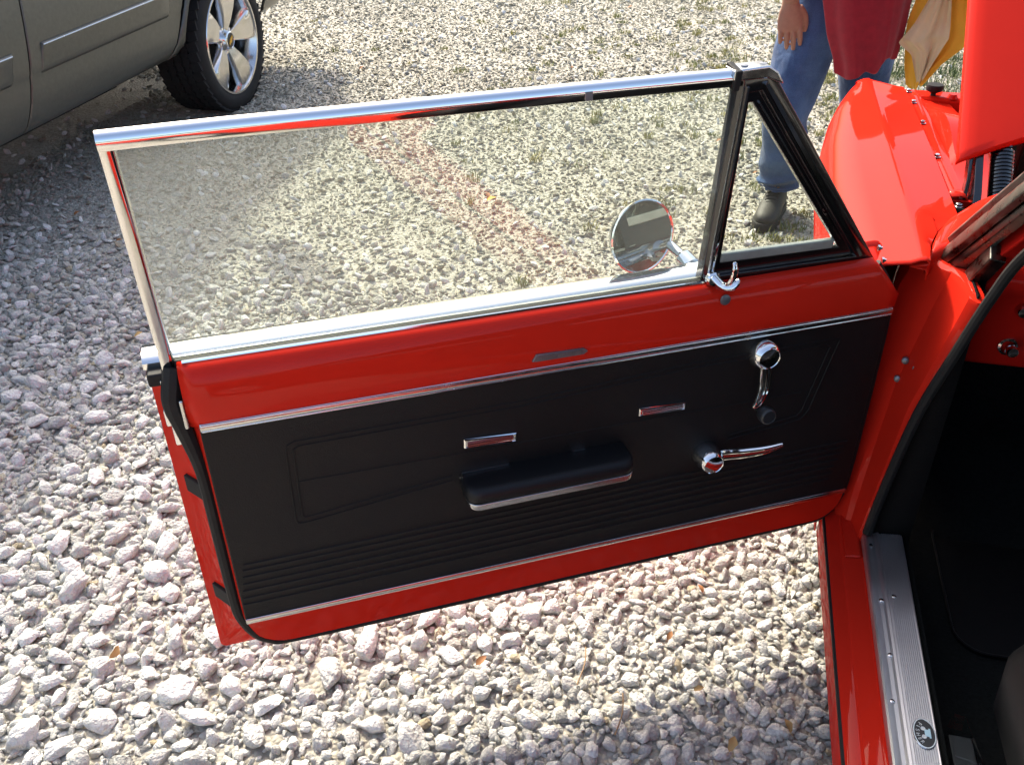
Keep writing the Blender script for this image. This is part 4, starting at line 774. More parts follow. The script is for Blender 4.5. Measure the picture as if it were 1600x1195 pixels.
t = MB(); t.tube(smooth_path([(0.56, 1.995, 0.86), (0.60, 2.06, 0.84), (0.64, 2.25, 0.80), (0.62, 2.45, 0.80), (0.60, 2.62, 0.79)], 6), 0.006, 8); CP(t, 'wiring_loom', M['rubber'])
t = MB(); t.tube(smooth_path([(0.66, 1.995, 0.84), (0.70, 2.12, 0.80), (0.80, 2.30, 0.80), (0.92, 2.40, 0.79)], 6), 0.0045, 8); CP(t, 'brake_line', M['steel'])
t = MB(); t.box((0.625, 2.02, 0.835), (0.05, 0.02, 0.05)); CP(t, 'relay_box', M['plastic_black'], bevel=0.004)
# roof, quarter panels, rear deck, far door, wheels
t = MB()
def roof(u, v):
    y = lerp(1.30, -0.75, v); hw = lerp(0.555, 0.50, v); z = 1.385 + 0.035 * sin(pi * min(1, v * 0.9 + 0.05)) - 0.30 * max(0, (v - 0.72) / 0.28) ** 2
    s_ = 2 * u - 1; return Vector((XC + hw * s_, y, z - 0.06 * abs(s_) ** 5 + 0.0))
t.grid(roof, 24, 20); rf = CP(t, 'roof', M['red'], 'red roof', solid=0.025)
t = MB(); t.grid(lambda u, v: roof(lerp(0.04, 0.96, u), lerp(0.03, 0.92, v)) - Vector((0, 0, 0.035)), 10, 8); CP(t, 'headliner', M['headliner'], parent=rf, solid=0.006)
def qsec(y, s_):
    zt = interp(y, [-1.9, -1.6, -0.6, 0.28], [0.80, 0.90, 0.93, 0.905]); zl = 0.32 if abs(y + 0.95) > 0.37 else 0.30 + sqrt(0.37 ** 2 - (y + 0.95) ** 2)
    pts = [(0.47, zt - 0.02), (0.44, zt), (0.36, zt + 0.004), (0.29, zt - 0.03), (0.255, zt - 0.10), (0.25, 0.74), (0.275, max(0.58, min(zl, 0.70))), (0.305, max(0.42, min(zl, 0.70))), (0.32, max(0.20, min(zl, 0.70)))]
    return [Vector((x if s_ < 0 else mir(x), y, z)) for x, z in pts]
for s_ in (-1, 1):
    t = MB(); ys = list(np.linspace(0.30, -1.9, 30)) if s_ < 0 else list(np.linspace(1.60, -1.9, 44))
    t.loft([qsec(y, s_) for y in ys], closed=False); CP(t, 'quarter_panel', M['red'], 'red rear quarter panel' if s_ < 0 else 'far side panel', solid=0.003, angle=45)
    t = MB(); xx = 0.47 if s_ < 0 else mir(0.47); t.loft([[Vector((xx, y, z)) for y in ((0.29, -0.4, -1.6) if s_ < 0 else (1.62, 0.3, -1.6))] for z in (0.21, 0.6, 0.92)], closed=False); CP(t, 'inner_side_trim', M['vinyl'], solid=0.004)
    t = MB(); xa = 0.44 if s_ < 0 else mir(0.44); xb = 0.63 if s_ < 0 else mir(0.63)
    t.loft([[Vector((xa, -0.62, 0.92)), Vector((xa, -1.05, 0.92)), Vector((xa + 0.03 * -s_, -1.05, 0.92)), Vector((xa + 0.03 * -s_, -0.62, 0.92))], [Vector((xb, -0.50, 1.32)), Vector((xb, -0.74, 1.28)), Vector((xb + 0.03 * -s_, -0.74, 1.28)), Vector((xb + 0.03 * -s_, -0.50, 1.32))]]); CP(t, 'rear_roof_pillar', M['red'], bevel=0.006)
t = MB(); t.loft([[Vector((x, y, z)) for x in np.linspace(0.44, mir(0.44), 9)] for y, z in ((-0.75, 0.92), (-1.0, 0.945), (-1.7, 0.92), (-1.9, 0.85), (-1.92, 0.45))], closed=False); CP(t, 'rear_deck', M['red'], solid=0.004)
t = MB(); t.box((XC, -0.3, 0.50), (1.30, 0.5, 0.55)); CP(t, 'rear_seat', M['vinyl_pad'], bevel=0.05, segs=3)
t = MB(); t.tube([(0.33, -1.96, 0.48), (0.6, -2.02, 0.48), (1.7, -2.02, 0.48), (1.99, -1.96, 0.48)], 0.06, 12, flat=1.0); CP(t, 'rear_bumper', M['chrome'])
t = MB(); t.tube([(0.345, 2.76, 0.54), (0.44, 2.85, 0.54), (0.7, 2.89, 0.54), (1.62, 2.89, 0.54), (1.88, 2.85, 0.54), (1.975, 2.76, 0.54)], 0.045, 12); CP(t, 'front_bumper', M['chrome'])
t = MB(); t.box((XC, 2.775, 0.66), (1.30, 0.02, 0.22)); CP(t, 'grille', M['steel'], bevel=0.004)
t = MB(); t.box((XC, -0.1, 0.175), (1.4, 3.4, 0.03)); CP(t, 'floor_pan', M['tdark'])
def wheel(c, R, w_, rimr, parent, prefix='wheel', sgn=-1):
    t = MB(); x0 = c[0]; t.lathe([(rimr, -w_ * 0.42), (R * 0.80, -w_ / 2), (R * 0.94, -w_ * 0.47), (R, -w_ * 0.36), (R, w_ * 0.36), (R * 0.94, w_ * 0.47), (R * 0.80, w_ / 2), (rimr, w_ * 0.42)], c, (1, 0, 0), 40, caps=False); ty = t.build('wheel', M['tire'], parent)
    t = MB(); t.lathe([(rimr * 1.02, 0.42 * w_), (rimr, 0.38 * w_), (rimr * 0.86, 0.25 * w_), (rimr * 0.5, 0.33 * w_), (rimr * 0.25, 0.36 * w_), (0.001, 0.37 * w_)], c, (sgn, 0, 0), 36); t.build('hubcap', M['chrome'], ty)
for x, s_ in ((0.40, -1), (mir(0.40), 1)):
    for y in (2.28, -0.95): wheel((x, y, 0.305), 0.305, 0.17, 0.185, car, sgn=s_)
# ------------------------------------------------------------------ grey pickup truck parked on the left
TX = -2.66; TXC = -3.68
truck = empty('pickup_truck', (TXC, 3.0, 0), 'dark grey pickup truck with chrome five-spoke wheels parked on the gravel', 'truck')
def TP(mb, name, mat, label=None, parent=None, **k):
    o = mb.build(name, mat, parent or truck, **k)
    if label: o['label'] = label
    return o
TZ = [0.395, 0.405, 0.43, 0.47, 0.52, 0.58, 0.615, 0.625, 0.66, 0.72, 0.80, 0.90, 1.0, 1.08, 1.13]
TD = [-0.075, -0.052, -0.032, -0.018, -0.008, -0.002, 0.0, 0.003, 0.006, 0.007, 0.004, -0.002, -0.014, -0.034, -0.06]
def tx(z): return TX + interp(z, TZ, TD)
def gap1(z): return interp(z, [0.395, 0.55, 0.89, 1.13], [3.122, 3.178, 3.258, 3.29])
def gap2(z): return interp(z, [0.395, 0.47, 0.66, 1.13], [4.232, 4.300, 4.392, 4.45])
def side_panel(name, e0, e1, label, zs=TZ, sgn=1):
    t = MB(); rings = []; us = [0, 0.0, 0.004, 0.02] + list(np.linspace(0.1, 0.9, 9)) + [0.98, 0.996, 1, 1]
    for k, u in enumerate(us):
        r = []
        for z in zs:
            y = lerp(e0(z), e1(z), u); x = tx(z)
            if k in (0, len(us) - 1): x -= 0.02
            elif u in (0, 1): x -= 0.0035
            r.append(Vector((x if sgn > 0 else 2 * TXC - x, y, z)))
        rings.append(r)
    t.loft(rings, closed=False); return TP(t, name, M['tpaint'], label, angle=30)
for s_ in (1, -1):
    side_panel('front_door', lambda z: gap1(z) + 0.004, lambda z: gap2(z) - 0.004, None, sgn=s_)
    side_panel('rear_door', lambda z: 2.12, lambda z: gap1(z) - 0.004, None, sgn=s_)
    # fender with wheel arch
    t = MB(); rings = []
    for y in [4.10 + 0.0] and list(np.linspace(0, 1, 60)):
        r = []
        for z in TZ:
            yy = lerp(gap2(z) + 0.004, 5.78, y); zb = 0.0
            if abs(yy - 4.81) < 0.475: zb = 0.375 + sqrt(0.475 ** 2 - (yy - 4.81) ** 2)
            zz = max(z, min(zb, 1.12)); x = tx(zz) - 0.10 * max(0, (yy - 5.45) / 0.33) ** 2 + (0.016 * math.exp(-((zz - zb) / 0.05) ** 2) if zb > 0.4 else 0)
            r.append(Vector((x if s_ > 0 else 2 * TXC - x, yy, zz)))
        rings.append(r)
    t.loft(rings, closed=False); TP(t, 'front_fender', M['tpaint'], angle=35, solid=0.004)
    # body-side mouldings
    for (y0, y1, nm) in ((3.262, 4.255, 'door_moulding'), (2.3, 3.095, 'door_moulding')):
        t = MB(); prof = [(0.001, 0.608), (0.004, 0.622), (0.006, 0.640), (0.009, 0.690), (0.013, 0.706), (0.012, 0.716), (0.007, 0.720), (0.0, 0.721)]
        def mrow(y, k): return [Vector(((tx(z) + a * k - 0.002) if s_ > 0 else 2 * TXC - (tx(z) + a * k - 0.002), y + (0.03 * (z - 0.62) / 0.1 if y < 3.5 else 0.15 * (z - 0.62)), z)) for a, z in prof]
        t.loft([mrow(y0, 0.1), mrow(y0 + 0.006, 0.8), mrow(y0 + 0.015, 1)] + [mrow(y, 1) for y in np.linspace(y0 + 0.1, y1 - 0.1, 6)] + [mrow(y1 - 0.02, 1), mrow(y1, 0.05)], closed=False); TP(t, nm, M['tpaint'], solid=0.001)
        t = MB(); P = [Vector((tx(0.715) + 0.0105 if s_ > 0 else 2 * TXC - tx(0.715) - 0.0105, y + 0.02 * (y < 3.5) * 0 + 0.03, 0.7135)) for y in np.linspace(y0, y1 - 0.02, 8)]
        t.tube(P, 0.0038, 8); TP(t, 'moulding_bead', M['steel'])
    # bed side
    t = MB(); t.loft([[Vector((x if s_ > 0 else 2 * TXC - x, y, z)) for x, z in [(tx(zz), max(zz, (0.39 + sqrt(max(0, 0.475 ** 2 - (y - 1.15) ** 2))) if abs(y - 1.15) < 0.475 else 0)) for zz in TZ] + [(TX - 0.08, 1.16), (TX - 0.16, 1.16)]] for y in np.linspace(2.10, 0.0, 40)], closed=False); TP(t, 'bed_side', M['tpaint'], solid=0.004)
# cab, hood, grille, bumper, underbody
HWD = 1.02
def cabring(z, y0, y1, hw): return [Vector((TXC - hw, y0, z)), Vector((TXC + hw, y0, z)), Vector((TXC + hw, y1, z)), Vector((TXC - hw, y1, z))]
t = MB(); t.loft([cabring(1.12, 2.12, 4.42, 0.965), cabring(1.16, 2.12, 4.40, 0.955), cabring(1.20, 2.13, 4.34, 0.945), cabring(1.72, 2.28, 3.72, 0.80), cabring(1.82, 2.36, 3.55, 0.75), cabring(1.86, 2.5, 3.4, 0.66)]); TP(t, 'cab', M['tpaint'], bevel=0.03, segs=3)
for s_ in (1, -1):
    for (ya, yb, yc, yd) in ((2.22, 3.20, 3.16, 2.36), (3.30, 4.16, 3.68, 3.26)):
        t = MB(); x0, x1 = TXC + s_ * 0.952, TXC + s_ * 0.822
        t.loft([[Vector((x0 + s_ * k, ya, 1.19)), Vector((x0 + s_ * k, yb, 1.19)), Vector((x1 + s_ * k, yc, 1.66)), Vector((x1 + s_ * k, yd, 1.66))] for k in (-0.004, 0.006)]); TP(t, 'side_window', M['tglass'])
t = MB(); t.loft([[Vector((TXC - 0.86, 4.335 + k, 1.24)), Vector((TXC + 0.86, 4.335 + k, 1.24)), Vector((TXC + 0.74, 3.80 + k, 1.68)), Vector((TXC - 0.74, 3.80 + k, 1.68))] for k in (0, 0.02)]); TP(t, 'windshield', M['tglass'])
t = MB(); t.grid(lambda u, v: Vector((lerp(TX - 0.06, 2 * TXC - TX + 0.06, u), lerp(4.36, 5.80, v), 1.125 + 0.10 * (1 - (2 * u - 1) ** 4) - 0.10 * v ** 4)), 20, 16); TP(t, 'hood', M['tpaint'], solid=0.01)
t = MB(); t.box((TXC, 5.80, 0.86), (1.86, 0.10, 0.46)); TP(t, 'grille', M['steel'], bevel=0.02)
t = MB(); t.box((TXC, 5.88, 0.55), (2.0, 0.20, 0.24)); TP(t, 'front_bumper', M['chrome'], bevel=0.04, segs=3)
t = MB(); t.box((TXC, 0.0, 0.85), (1.95, 0.05, 0.55)); TP(t, 'tailgate', M['tpaint'], bevel=0.02)
t = MB(); t.box((TXC, 1.05, 0.70), (1.8, 2.05, 0.05)); TP(t, 'bed_floor', M['tdark'])
t = MB(); t.box((TXC, 3.1, 0.49), (1.60, 2.3, 0.18)); t.box((TXC, 2.95, 0.34), (1.20, 2.7, 0.22)); t.box((TXC, 2.9, 0.38), (1.0, 5.2, 0.26)); t.box((TXC, 5.0, 0.80), (1.5, 1.5, 0.5)); TP(t, 'underbody_light_block', M['tdark'])  # truck underside, with unseen boxes added low to block light beneath it
for s_ in (1, -1):
    t = MB(); t.tube(smooth_path([(TXC + s_ * 0.96, 4.17, 1.20), (TXC + s_ * 1.07, 4.16, 1.22), (TXC + s_ * 1.12, 4.15, 1.24)], 3), 0.03, 8); t.box((TXC + s_ * 1.19, 4.13, 1.32), (0.22, 0.09, 0.27)); TP(t, 'door_mirror', M['tdark'], bevel=0.03, segs=3)
# wheels
def twheel(y, s_, full):
    R, w_, rr0 = 0.376, 0.275, 0.284; xo = TX + 0.022 if s_ > 0 else 2 * TXC - TX - 0.022; cz = 0.366; c = Vector((xo - s_ * w_ / 2, y, cz)); ax = Vector((s_, 0, 0))
    t = MB(); h = w_ / 2
    pr = [(rr0 - 0.012, -h * 0.86), (rr0, -h * 0.94), (0.318, -h), (0.345, -h * 0.985), (0.363, -h * 0.9), (0.371, -h * 0.80)]
    for g0 in (-0.52, -0.17, 0.17, 0.52):
        pr += [(R - 0.002, h * (g0 - 0.05)), (R - 0.013, h * (g0 - 0.035)), (R - 0.013, h * (g0 + 0.035)), (R - 0.002, h * (g0 + 0.05))]
    pr += [(0.371, h * 0.80), (0.363, h * 0.9), (0.345, h * 0.985), (0.318, h), (0.298, h * 0.985), (rr0, h * 0.94), (rr0 - 0.012, h * 0.86)]
    t.lathe(pr, c, ax, 72, caps=False); ty = TP(t, 'wheel', M['tire'], 'truck wheel with chrome rim and black tyre' if full else None, angle=30)
    if full:
        t = MB()
        for row, (x, wd, sl) in enumerate(((-0.70, 0.055, 0.5), (-0.345, 0.036, -0.6), (0.0, 0.036, 0.6), (0.345, 0.036, -0.6), (0.70, 0.055, 0.5))):
            for k in range(46):
                a = 2 * pi * (k + 0.5 * (row % 2)) / 46; rd = Vector((0, cos(a), sin(a))); tg = Vector((0, -sin(a), cos(a))); axx = Vector((1, 0, 0))
                fwd = (tg + axx * sl * 0.6).normalized(); sd_ = rd.cross(fwd); Rm = Matrix((sd_, fwd, rd)).transposed()
                t.box(c + ax * (h * x) + rd * (R - 0.0045), (wd * 1.0, 0.0475, 0.012), Rm)
        tr = TP(t, 'tread_blocks', M['tire'], parent=ty, flat=True); tr['kind'] = 'stuff'
    # rim
    t = MB(); t.lathe([(rr0 - 0.004, h * 0.80), (rr0 + 0.002, h * 0.93), (rr0 - 0.002, h * 0.97), (rr0 - 0.012, h * 0.96), (rr0 - 0.016, h * 0.88), (rr0 - 0.034, h * 0.55), (rr0 - 0.045, -h * 0.3), (rr0 - 0.045, -h * 0.7), (0.17, -h * 0.72), (0.10, -h * 0.3), (0.02, -h * 0.2)], c, ax, 64, caps=False); TP(t, 'rim', M['wheel'], parent=ty)
    t = MB(); t.lathe([(0.245, -h * 0.5), (0.20, -h * 0.42), (0.14, -h * 0.2), (0.02, -h * 0.15)], c, ax, 32, caps=False); TP(t, 'brake_disc', M['tdark'], parent=ty)
    for k in range(5):
        a = radians(80 + 72 * k); u = Vector((0, cos(a), sin(a))); v = ax.cross(u); t = MB(); rings = []
        for r_, hw, top, thk in ((0.030, 0.024, 0.62, 0.25), (0.070, 0.033, 0.70, 0.30), (0.11, 0.046, 0.78, 0.30), (0.17, 0.065, 0.86, 0.28), (0.23, 0.080, 0.90, 0.26), (0.258, 0.085, 0.90, 0.24), (0.270, 0.087, 0.82, 0.2)):
            q = c + u * r_; tp = h * top; bt = h * (top - thk)
            rings.append([q + v * (-hw) * 1.06 + ax * bt, q - v * hw * 0.98 + ax * (tp - 0.008), q - v * hw * 0.86 + ax * tp, q - v * hw * 0.3 + ax * (tp + 0.001), q + v * hw * 0.3 + ax * (tp + 0.001), q + v * hw * 0.86 + ax * tp, q + v * hw * 0.98 + ax * (tp - 0.008), q + v * hw * 1.06 + ax * bt])
        t.loft(rings); TP(t, 'spoke', M['wheel'], parent=ty, angle=40)
        a2 = radians(80 + 72 * k + 36); u2 = Vector((0, cos(a2), sin(a2))); t = MB(); t.lathe([(0.013, -0.02), (0.013, 0.010), (0.009, 0.016), (0.001, 0.018)], c + u2 * 0.066 + ax * h * 0.55, ax, 6); TP(t, 'lug_nut', M['chrome'], parent=ty)
    cc = c + ax * h * 0.66
    t = MB(); t.lathe([(0.052, -0.03), (0.050, 0.012), (0.046, 0.022), (0.040, 0.025), (0.038, 0.022)], cc, ax, 32); TP(t, 'cap_ring', M['chrome'], parent=ty)
    t = MB(); t.lathe([(0.0385, 0.018), (0.0375, 0.0235), (0.001, 0.0255)], cc, ax, 32); TP(t, 'centre_cap', M['plastic_black'], parent=ty)
    bt = [(-0.030, -0.006), (-0.026, 0.008), (-0.010, 0.008), (-0.010, 0.0125), (0.011, 0.0125), (0.0105, 0.008), (0.028, 0.008), (0.024, -0.006), (0.009, -0.006), (0.009, -0.0105), (-0.012, -0.0105), (-0.0115, -0.006)]
    ca, sa = cos(radians(38)), sin(radians(38))
    t = MB(); t.loft([[cc + ax * k + Vector((0, (x * ca - y_ * sa) * s_, x * sa + y_ * ca)) for x, y_ in bt] for k in (0.0245, 0.0275)]); TP(t, 'cap_emblem', M['gold'], parent=ty)
for y, s_, f_ in ((4.80, 1, True), (4.80, -1, False), (1.15, 1, False), (1.15, -1, False)): twheel(y, s_, f_)
# ------------------------------------------------------------------ person leaning over the far side of the fender
PL = Vector((0.38, 3.88, 0)); person = empty('person', PL, 'person in blue jeans and loose maroon shirt leaning over the red fender', 'person')
def remesh(o, vox, sm=6, fac=0.5):
    q = o.modifiers.new('remesh', 'REMESH'); q.mode = 'VOXEL'; q.voxel_size = vox; q.use_smooth_shade = True
    s_ = o.modifiers.new('smooth', 'SMOOTH'); s_.iterations = sm; s_.factor = fac
    return o
def tubeR(mb, pts, rad, n=14, k=5, flat=1.0, upv=None):
    P = smooth_path(pts, k); R_ = np.interp(np.linspace(0, len(pts) - 1, len(P)), range(len(pts)), rad); mb.tube(P, list(R_), n, flat=flat, upv=upv)
def ellip(mb, c, r, n=16, R=None):
    c = Vector(c); rings = []
    for i in range(1, n // 2):
        a = pi * i / (n // 2); rings.append([(R @ Vector((r[0] * sin(a) * cos(2 * pi * j / n), r[1] * sin(a) * sin(2 * pi * j / n), r[2] * cos(a))) if R else Vector((r[0] * sin(a) * cos(2 * pi * j / n), r[1] * sin(a) * sin(2 * pi * j / n), r[2] * cos(a)))) + c for j in range(n)])
    mb.loft(rings)
hipR, hipL = Vector((0.325, 3.93, 0.90)), Vector((0.51, 3.97, 0.90))
kneeR, kneeL = Vector((0.262, 3.84, 0.47)), Vector((0.56, 3.99, 0.49)); ankR, ankL = Vector((0.278, 3.90, 0.10)), Vector((0.64, 4.15, 0.10))
pel, bel, che, nek = Vector((0.412, 3.95, 0.95)), Vector((0.43, 3.86, 1.08)), Vector((0.47, 3.66, 1.27)), Vector((0.50, 3.50, 1.41))
hd = Vector((0.515, 3.42, 1.50)); shR, shL = Vector((0.295, 3.66, 1.34)), Vector((0.66, 3.60, 1.36))
elR, wrR = Vector((0.205, 3.74, 1.09)), Vector((0.208, 3.755, 0.895)); elL, wrL = Vector((0.79, 3.62, 1.22)), Vector((0.74, 3.56, 1.12))
t = MB()
tubeR(t, [pel + Vector((0, 0, -0.06)), pel, bel, lerp(bel, che, 0.5), che, lerp(che, nek, 0.6)], [0.13, 0.145, 0.14, 0.145, 0.15, 0.09], 18, flat=0.78)
tubeR(t, [lerp(che, nek, 0.6), nek, hd], [0.062, 0.056, 0.055])
ellip(t, hd, (0.074, 0.092, 0.112), 20, Matrix.Rotation(radians(28), 3, 'X')); fdir = Matrix.Rotation(radians(28), 3, 'X')
ellip(t, hd + fdir @ Vector((0, -0.095, -0.012)), (0.014, 0.020, 0.022), 10, fdir); ellip(t, hd + fdir @ Vector((0, -0.060, -0.085)), (0.040, 0.036, 0.030), 12, fdir); ellip(t, hd + fdir @ Vector((0, -0.084, -0.048)), (0.024, 0.012, 0.008), 10, fdir)
for s_ in (-1, 1): ellip(t, hd + fdir @ Vector((s_ * 0.076, 0.008, -0.005)), (0.010, 0.020, 0.032), 10, fdir)
for sh, el_, wr in ((shR, elR, wrR), (shL, elL, wrL)):
    tubeR(t, [lerp(che, sh, 0.5), sh, lerp(sh, el_, 0.5), el_, lerp(el_, wr, 0.35), wr], [0.065, 0.062, 0.052, 0.042, 0.042, 0.029])
for hp_, kn, an in ((hipR, kneeR, ankR), (hipL, kneeL, ankL)):
    tubeR(t, [hp_, lerp(hp_, kn, 0.45), kn, lerp(kn, an, 0.35), an, an + Vector((0, -0.01, -0.04))], [0.092, 0.080, 0.058, 0.055, 0.036, 0.036])
# right hand hanging: back of the hand to the viewer, little finger outwards
def hand(mb, wr, dn, out, nrm, K=1.0):
    # dn: towards the fingertips, out: towards the little finger, nrm: back of the hand
    dn, out, nrm = [Vector(q).normalized() * K for q in (dn, out, nrm)]
    rings = []
    for s_, hw, th in ((-0.015, 0.026, 0.020), (0.01, 0.029, 0.020), (0.035, 0.038, 0.018), (0.06, 0.043, 0.016), (0.085, 0.043, 0.014), (0.098, 0.039, 0.011)):
        rings.append([wr + dn * s_ + out * hw * cos(a) + nrm * th * sin(a) for a in [2 * pi * j / 14 for j in range(14)]])
    mb.loft(rings)
    for k, (o_, L_, r_, cv) in enumerate(((0.0320, 0.060, 0.0090, 0.30), (0.0110, 0.076, 0.0099, 0.20), (-0.0105, 0.082, 0.0101, 0.16), (-0.0320, 0.073, 0.0098, 0.20))):
        b_ = wr + dn * (0.082 - 0.004 * abs(o_ - 0.005) / 0.03) + out * o_; d1 = (dn + out * o_ * 0.5).normalized() * K; d2 = (d1 - nrm * cv).normalized() * K; d3 = (d1 - nrm * cv * 2.4).normalized() * K
        tubeR(mb, [b_, b_ + d1 * L_ * 0.46 + nrm * 0.002, b_ + d1 * L_ * 0.46 + d2 * L_ * 0.32, b_ + d1 * L_ * 0.46 + d2 * L_ * 0.32 + d3 * L_ * 0.25], [r_ * 1.05, r_ * 1.02, r_ * 0.94, r_ * 0.72], 10, 4)
    b_ = wr + dn * 0.022 - out * 0.028; tubeR(mb, [b_, b_ + dn * 0.030 - out * 0.018 - nrm * 0.010, b_ + dn * 0.062 - out * 0.022 - nrm * 0.014, b_ + dn * 0.085 - out * 0.018 - nrm * 0.016], [0.014, 0.013, 0.0115, 0.008], 10, 4)
hand(t, wrR, (0.14, -0.02, -1), (-1, -0.10, -0.14), (0.0, -1, 0.08), 1.10)
hand(t, wrL, (-0.12, -0.15, -1), (1, 0.1, 0), (0.1, -1, 0))
body = t.build('body', M['skin'], person); remesh(body, 0.0033, 3, 0.4)
for s_ in (-1, 1):
    t = MB(); ellip(t, hd + fdir @ Vector((s_ * 0.031, -0.079, 0.008)), (0.013, 0.010, 0.010), 10); t.build('eye', M['eye'], person)
t = MB(); ellip(t, hd + fdir @ Vector((0, 0.012, 0.026)), (0.082, 0.096, 0.100), 20, fdir); t.build('hair', M['hair'], person)
# finger nails are turned away; jeans
rj = np.random.default_rng(3)
def jeans(hp_, kn, an, hemz, seed, wid):
    rr2 = np.random.default_rng(seed); P = smooth_path([hp_ + Vector((0, 0, 0.05)), lerp(hp_, kn, 0.5), kn, lerp(kn, an, 0.45), Vector((an.x, an.y, hemz + 0.05)), Vector((an.x, an.y + 0.005, hemz))], 9)
    Rw = np.interp(np.linspace(0, 5, len(P)), range(6), wid); rings = []; n = 40
    ph = rr2.uniform(0, 6.28, 6)
    for i, q in enumerate(P):
        u = i / (len(P) - 1); ring_ = []
        for j in range(n):
            a = 2 * pi * j / n
            kz = max(0, 1 - abs(u - 0.55) / 0.22); hz = max(0, (u - 0.66) / 0.34)
            wr_ = lambda x: 1 - 2 * abs(sin(x)) ** 0.7   # sharp creases, soft bellies
            f = 1 + 0.030 * sin(2 * a + ph[0] + 5 * u) + 0.022 * sin(5 * a + ph[1] - 9 * u) + 0.15 * kz * wr_(17 * u + 0.9 * sin(a + ph[2]) + 0.5 * a) * (0.55 + 0.45 * cos(a - ph[3])) + 0.30 * hz * wr_(19 * u + 1.1 * sin(a + ph[4])) + 0.06 * wr_(7 * u + 1.2 * a + ph[5]) * max(0, 1 - u / 0.5)
            ring_.append(q + Vector((cos(a) * Rw[i] * f, sin(a) * Rw[i] * f * 1.06, 0.0)))
        rings.append(ring_)
    rings.append([lerp(v, P[-1], 0.10) + Vector((0, 0, 0.004)) for v in rings[-1]]); rings.append([lerp(v, P[-1], 0.14) + Vector((0, 0, 0.05)) for v in rings[-2]])
    return rings
t = MB()
t.loft(jeans(hipR, kneeR, ankR, 0.125, 1, [0.118, 0.122, 0.096, 0.084, 0.088, 0.080])); t.loft(jeans(hipL, kneeL, ankL, 0.10, 2, [0.112, 0.112, 0.092, 0.086, 0.088, 0.086]))
tubeR(t, [Vector((0.412, 3.955, 0.80)), pel + Vector((0, 0, -0.06)), pel + Vector((0, -0.01, 0.02)), pel + Vector((0, -0.04, 0.09))], [0.10, 0.168, 0.170, 0.155], 24, flat=0.80)
jn = t.build('jeans', M['denim'], person); remesh(jn, 0.0055, 2, 0.35)
# seams and turned-up hem lines
t = MB(); t.tube([Vector((hipR.x - 0.116, hipR.y - 0.03, 0.86))] + [Vector((lerp(hipR.x, kneeR.x, k) - lerp(0.122, 0.094, k), lerp(hipR.y, kneeR.y, k) - 0.03, lerp(0.80, 0.47, k))) for k in np.linspace(0, 1, 5)], 0.0022, 6); t.build('jeans_seam', M['denim'], person)
t = MB(); t.tube([Vector((ankR.x + 0.0855 * cos(a), ankR.y + 0.0905 * sin(a) + 0.004, 0.142)) for a in np.linspace(0, 2 * pi, 33)], 0.0022, 6); t.build('jeans_hem', M['denim'], person)
# shirt: hangs free in front, body rings follow the bent torso
t = MB(); rings = []; n = 120
ctr_ = [(0.505, 3.655, 0.0), (0.500, 3.66, 0.05), (0.485, 3.67, 0.12), (0.47, 3.69, 0.22), (0.45, 3.74, 0.34), (0.455, 3.74, 0.46), (0.47, 3.68, 0.56), (0.485, 3.60, 0.63), (0.50, 3.54, 0.70)]
rx_ = [0.098, 0.108, 0.128, 0.146, 0.165, 0.172, 0.178, 0.15, 0.075]; ry_ = [0.085, 0.09, 0.10, 0.115, 0.145, 0.150, 0.135, 0.11, 0.07]
for i in range(len(ctr_)):
    cx_, cy_, h_ = ctr_[i]; ring_ = []
    for j in range(n):
        a = 2 * pi * j / n; k = 1 - i / (len(ctr_) - 1); fo = k ** 1.2
        f = 1 + fo * (0.07 * (1 - 2 * abs(sin(3.5 * a + 0.5)) ** 0.6) + 0.04 * sin(9 * a + 2.0))
        st = lambda x, c_: 1 / (1 + math.exp(-(x - c_) / 0.045))
        hem = 0.672 + 0.028 * st(cos(a), -0.22) + 0.040 * st(cos(a), 0.42) + 0.006 * sin(6 * a)
        f += fo * (0.10 - 0.10 * st(cos(a), -0.22) - 0.09 * st(cos(a), 0.42))
        if sin(a) > 0.3: hem += 0.14 * (sin(a) - 0.3)
        z = hem + h_ * (1.42 - hem) / 0.70
        ring_.append(Vector((cx_ + rx_[i] * f * cos(a), cy_ + ry_[i] * f * sin(a), z)))
    rings.append(ring_)
dn_ = []
for a_, b_ in zip(rings[:-1], rings[1:]): dn_ += [[lerp(x, y, k / 4) for x, y in zip(a_, b_)] for k in range(4)]
dn_.append(rings[-1]); t.loft(dn_, True, (False, False))
for sh, el_, f_ in ((shR, elR, 0.80), (shL, elL, 0.80)):
    tubeR(t, [lerp(che, sh, 0.55), sh, lerp(sh, el_, 0.5), lerp(sh, el_, f_)], [0.09, 0.085, 0.078, 0.080], 18, 6)
t.build('shirt', M['shirt'], person, solid=0.003, sub=1, angle=180)
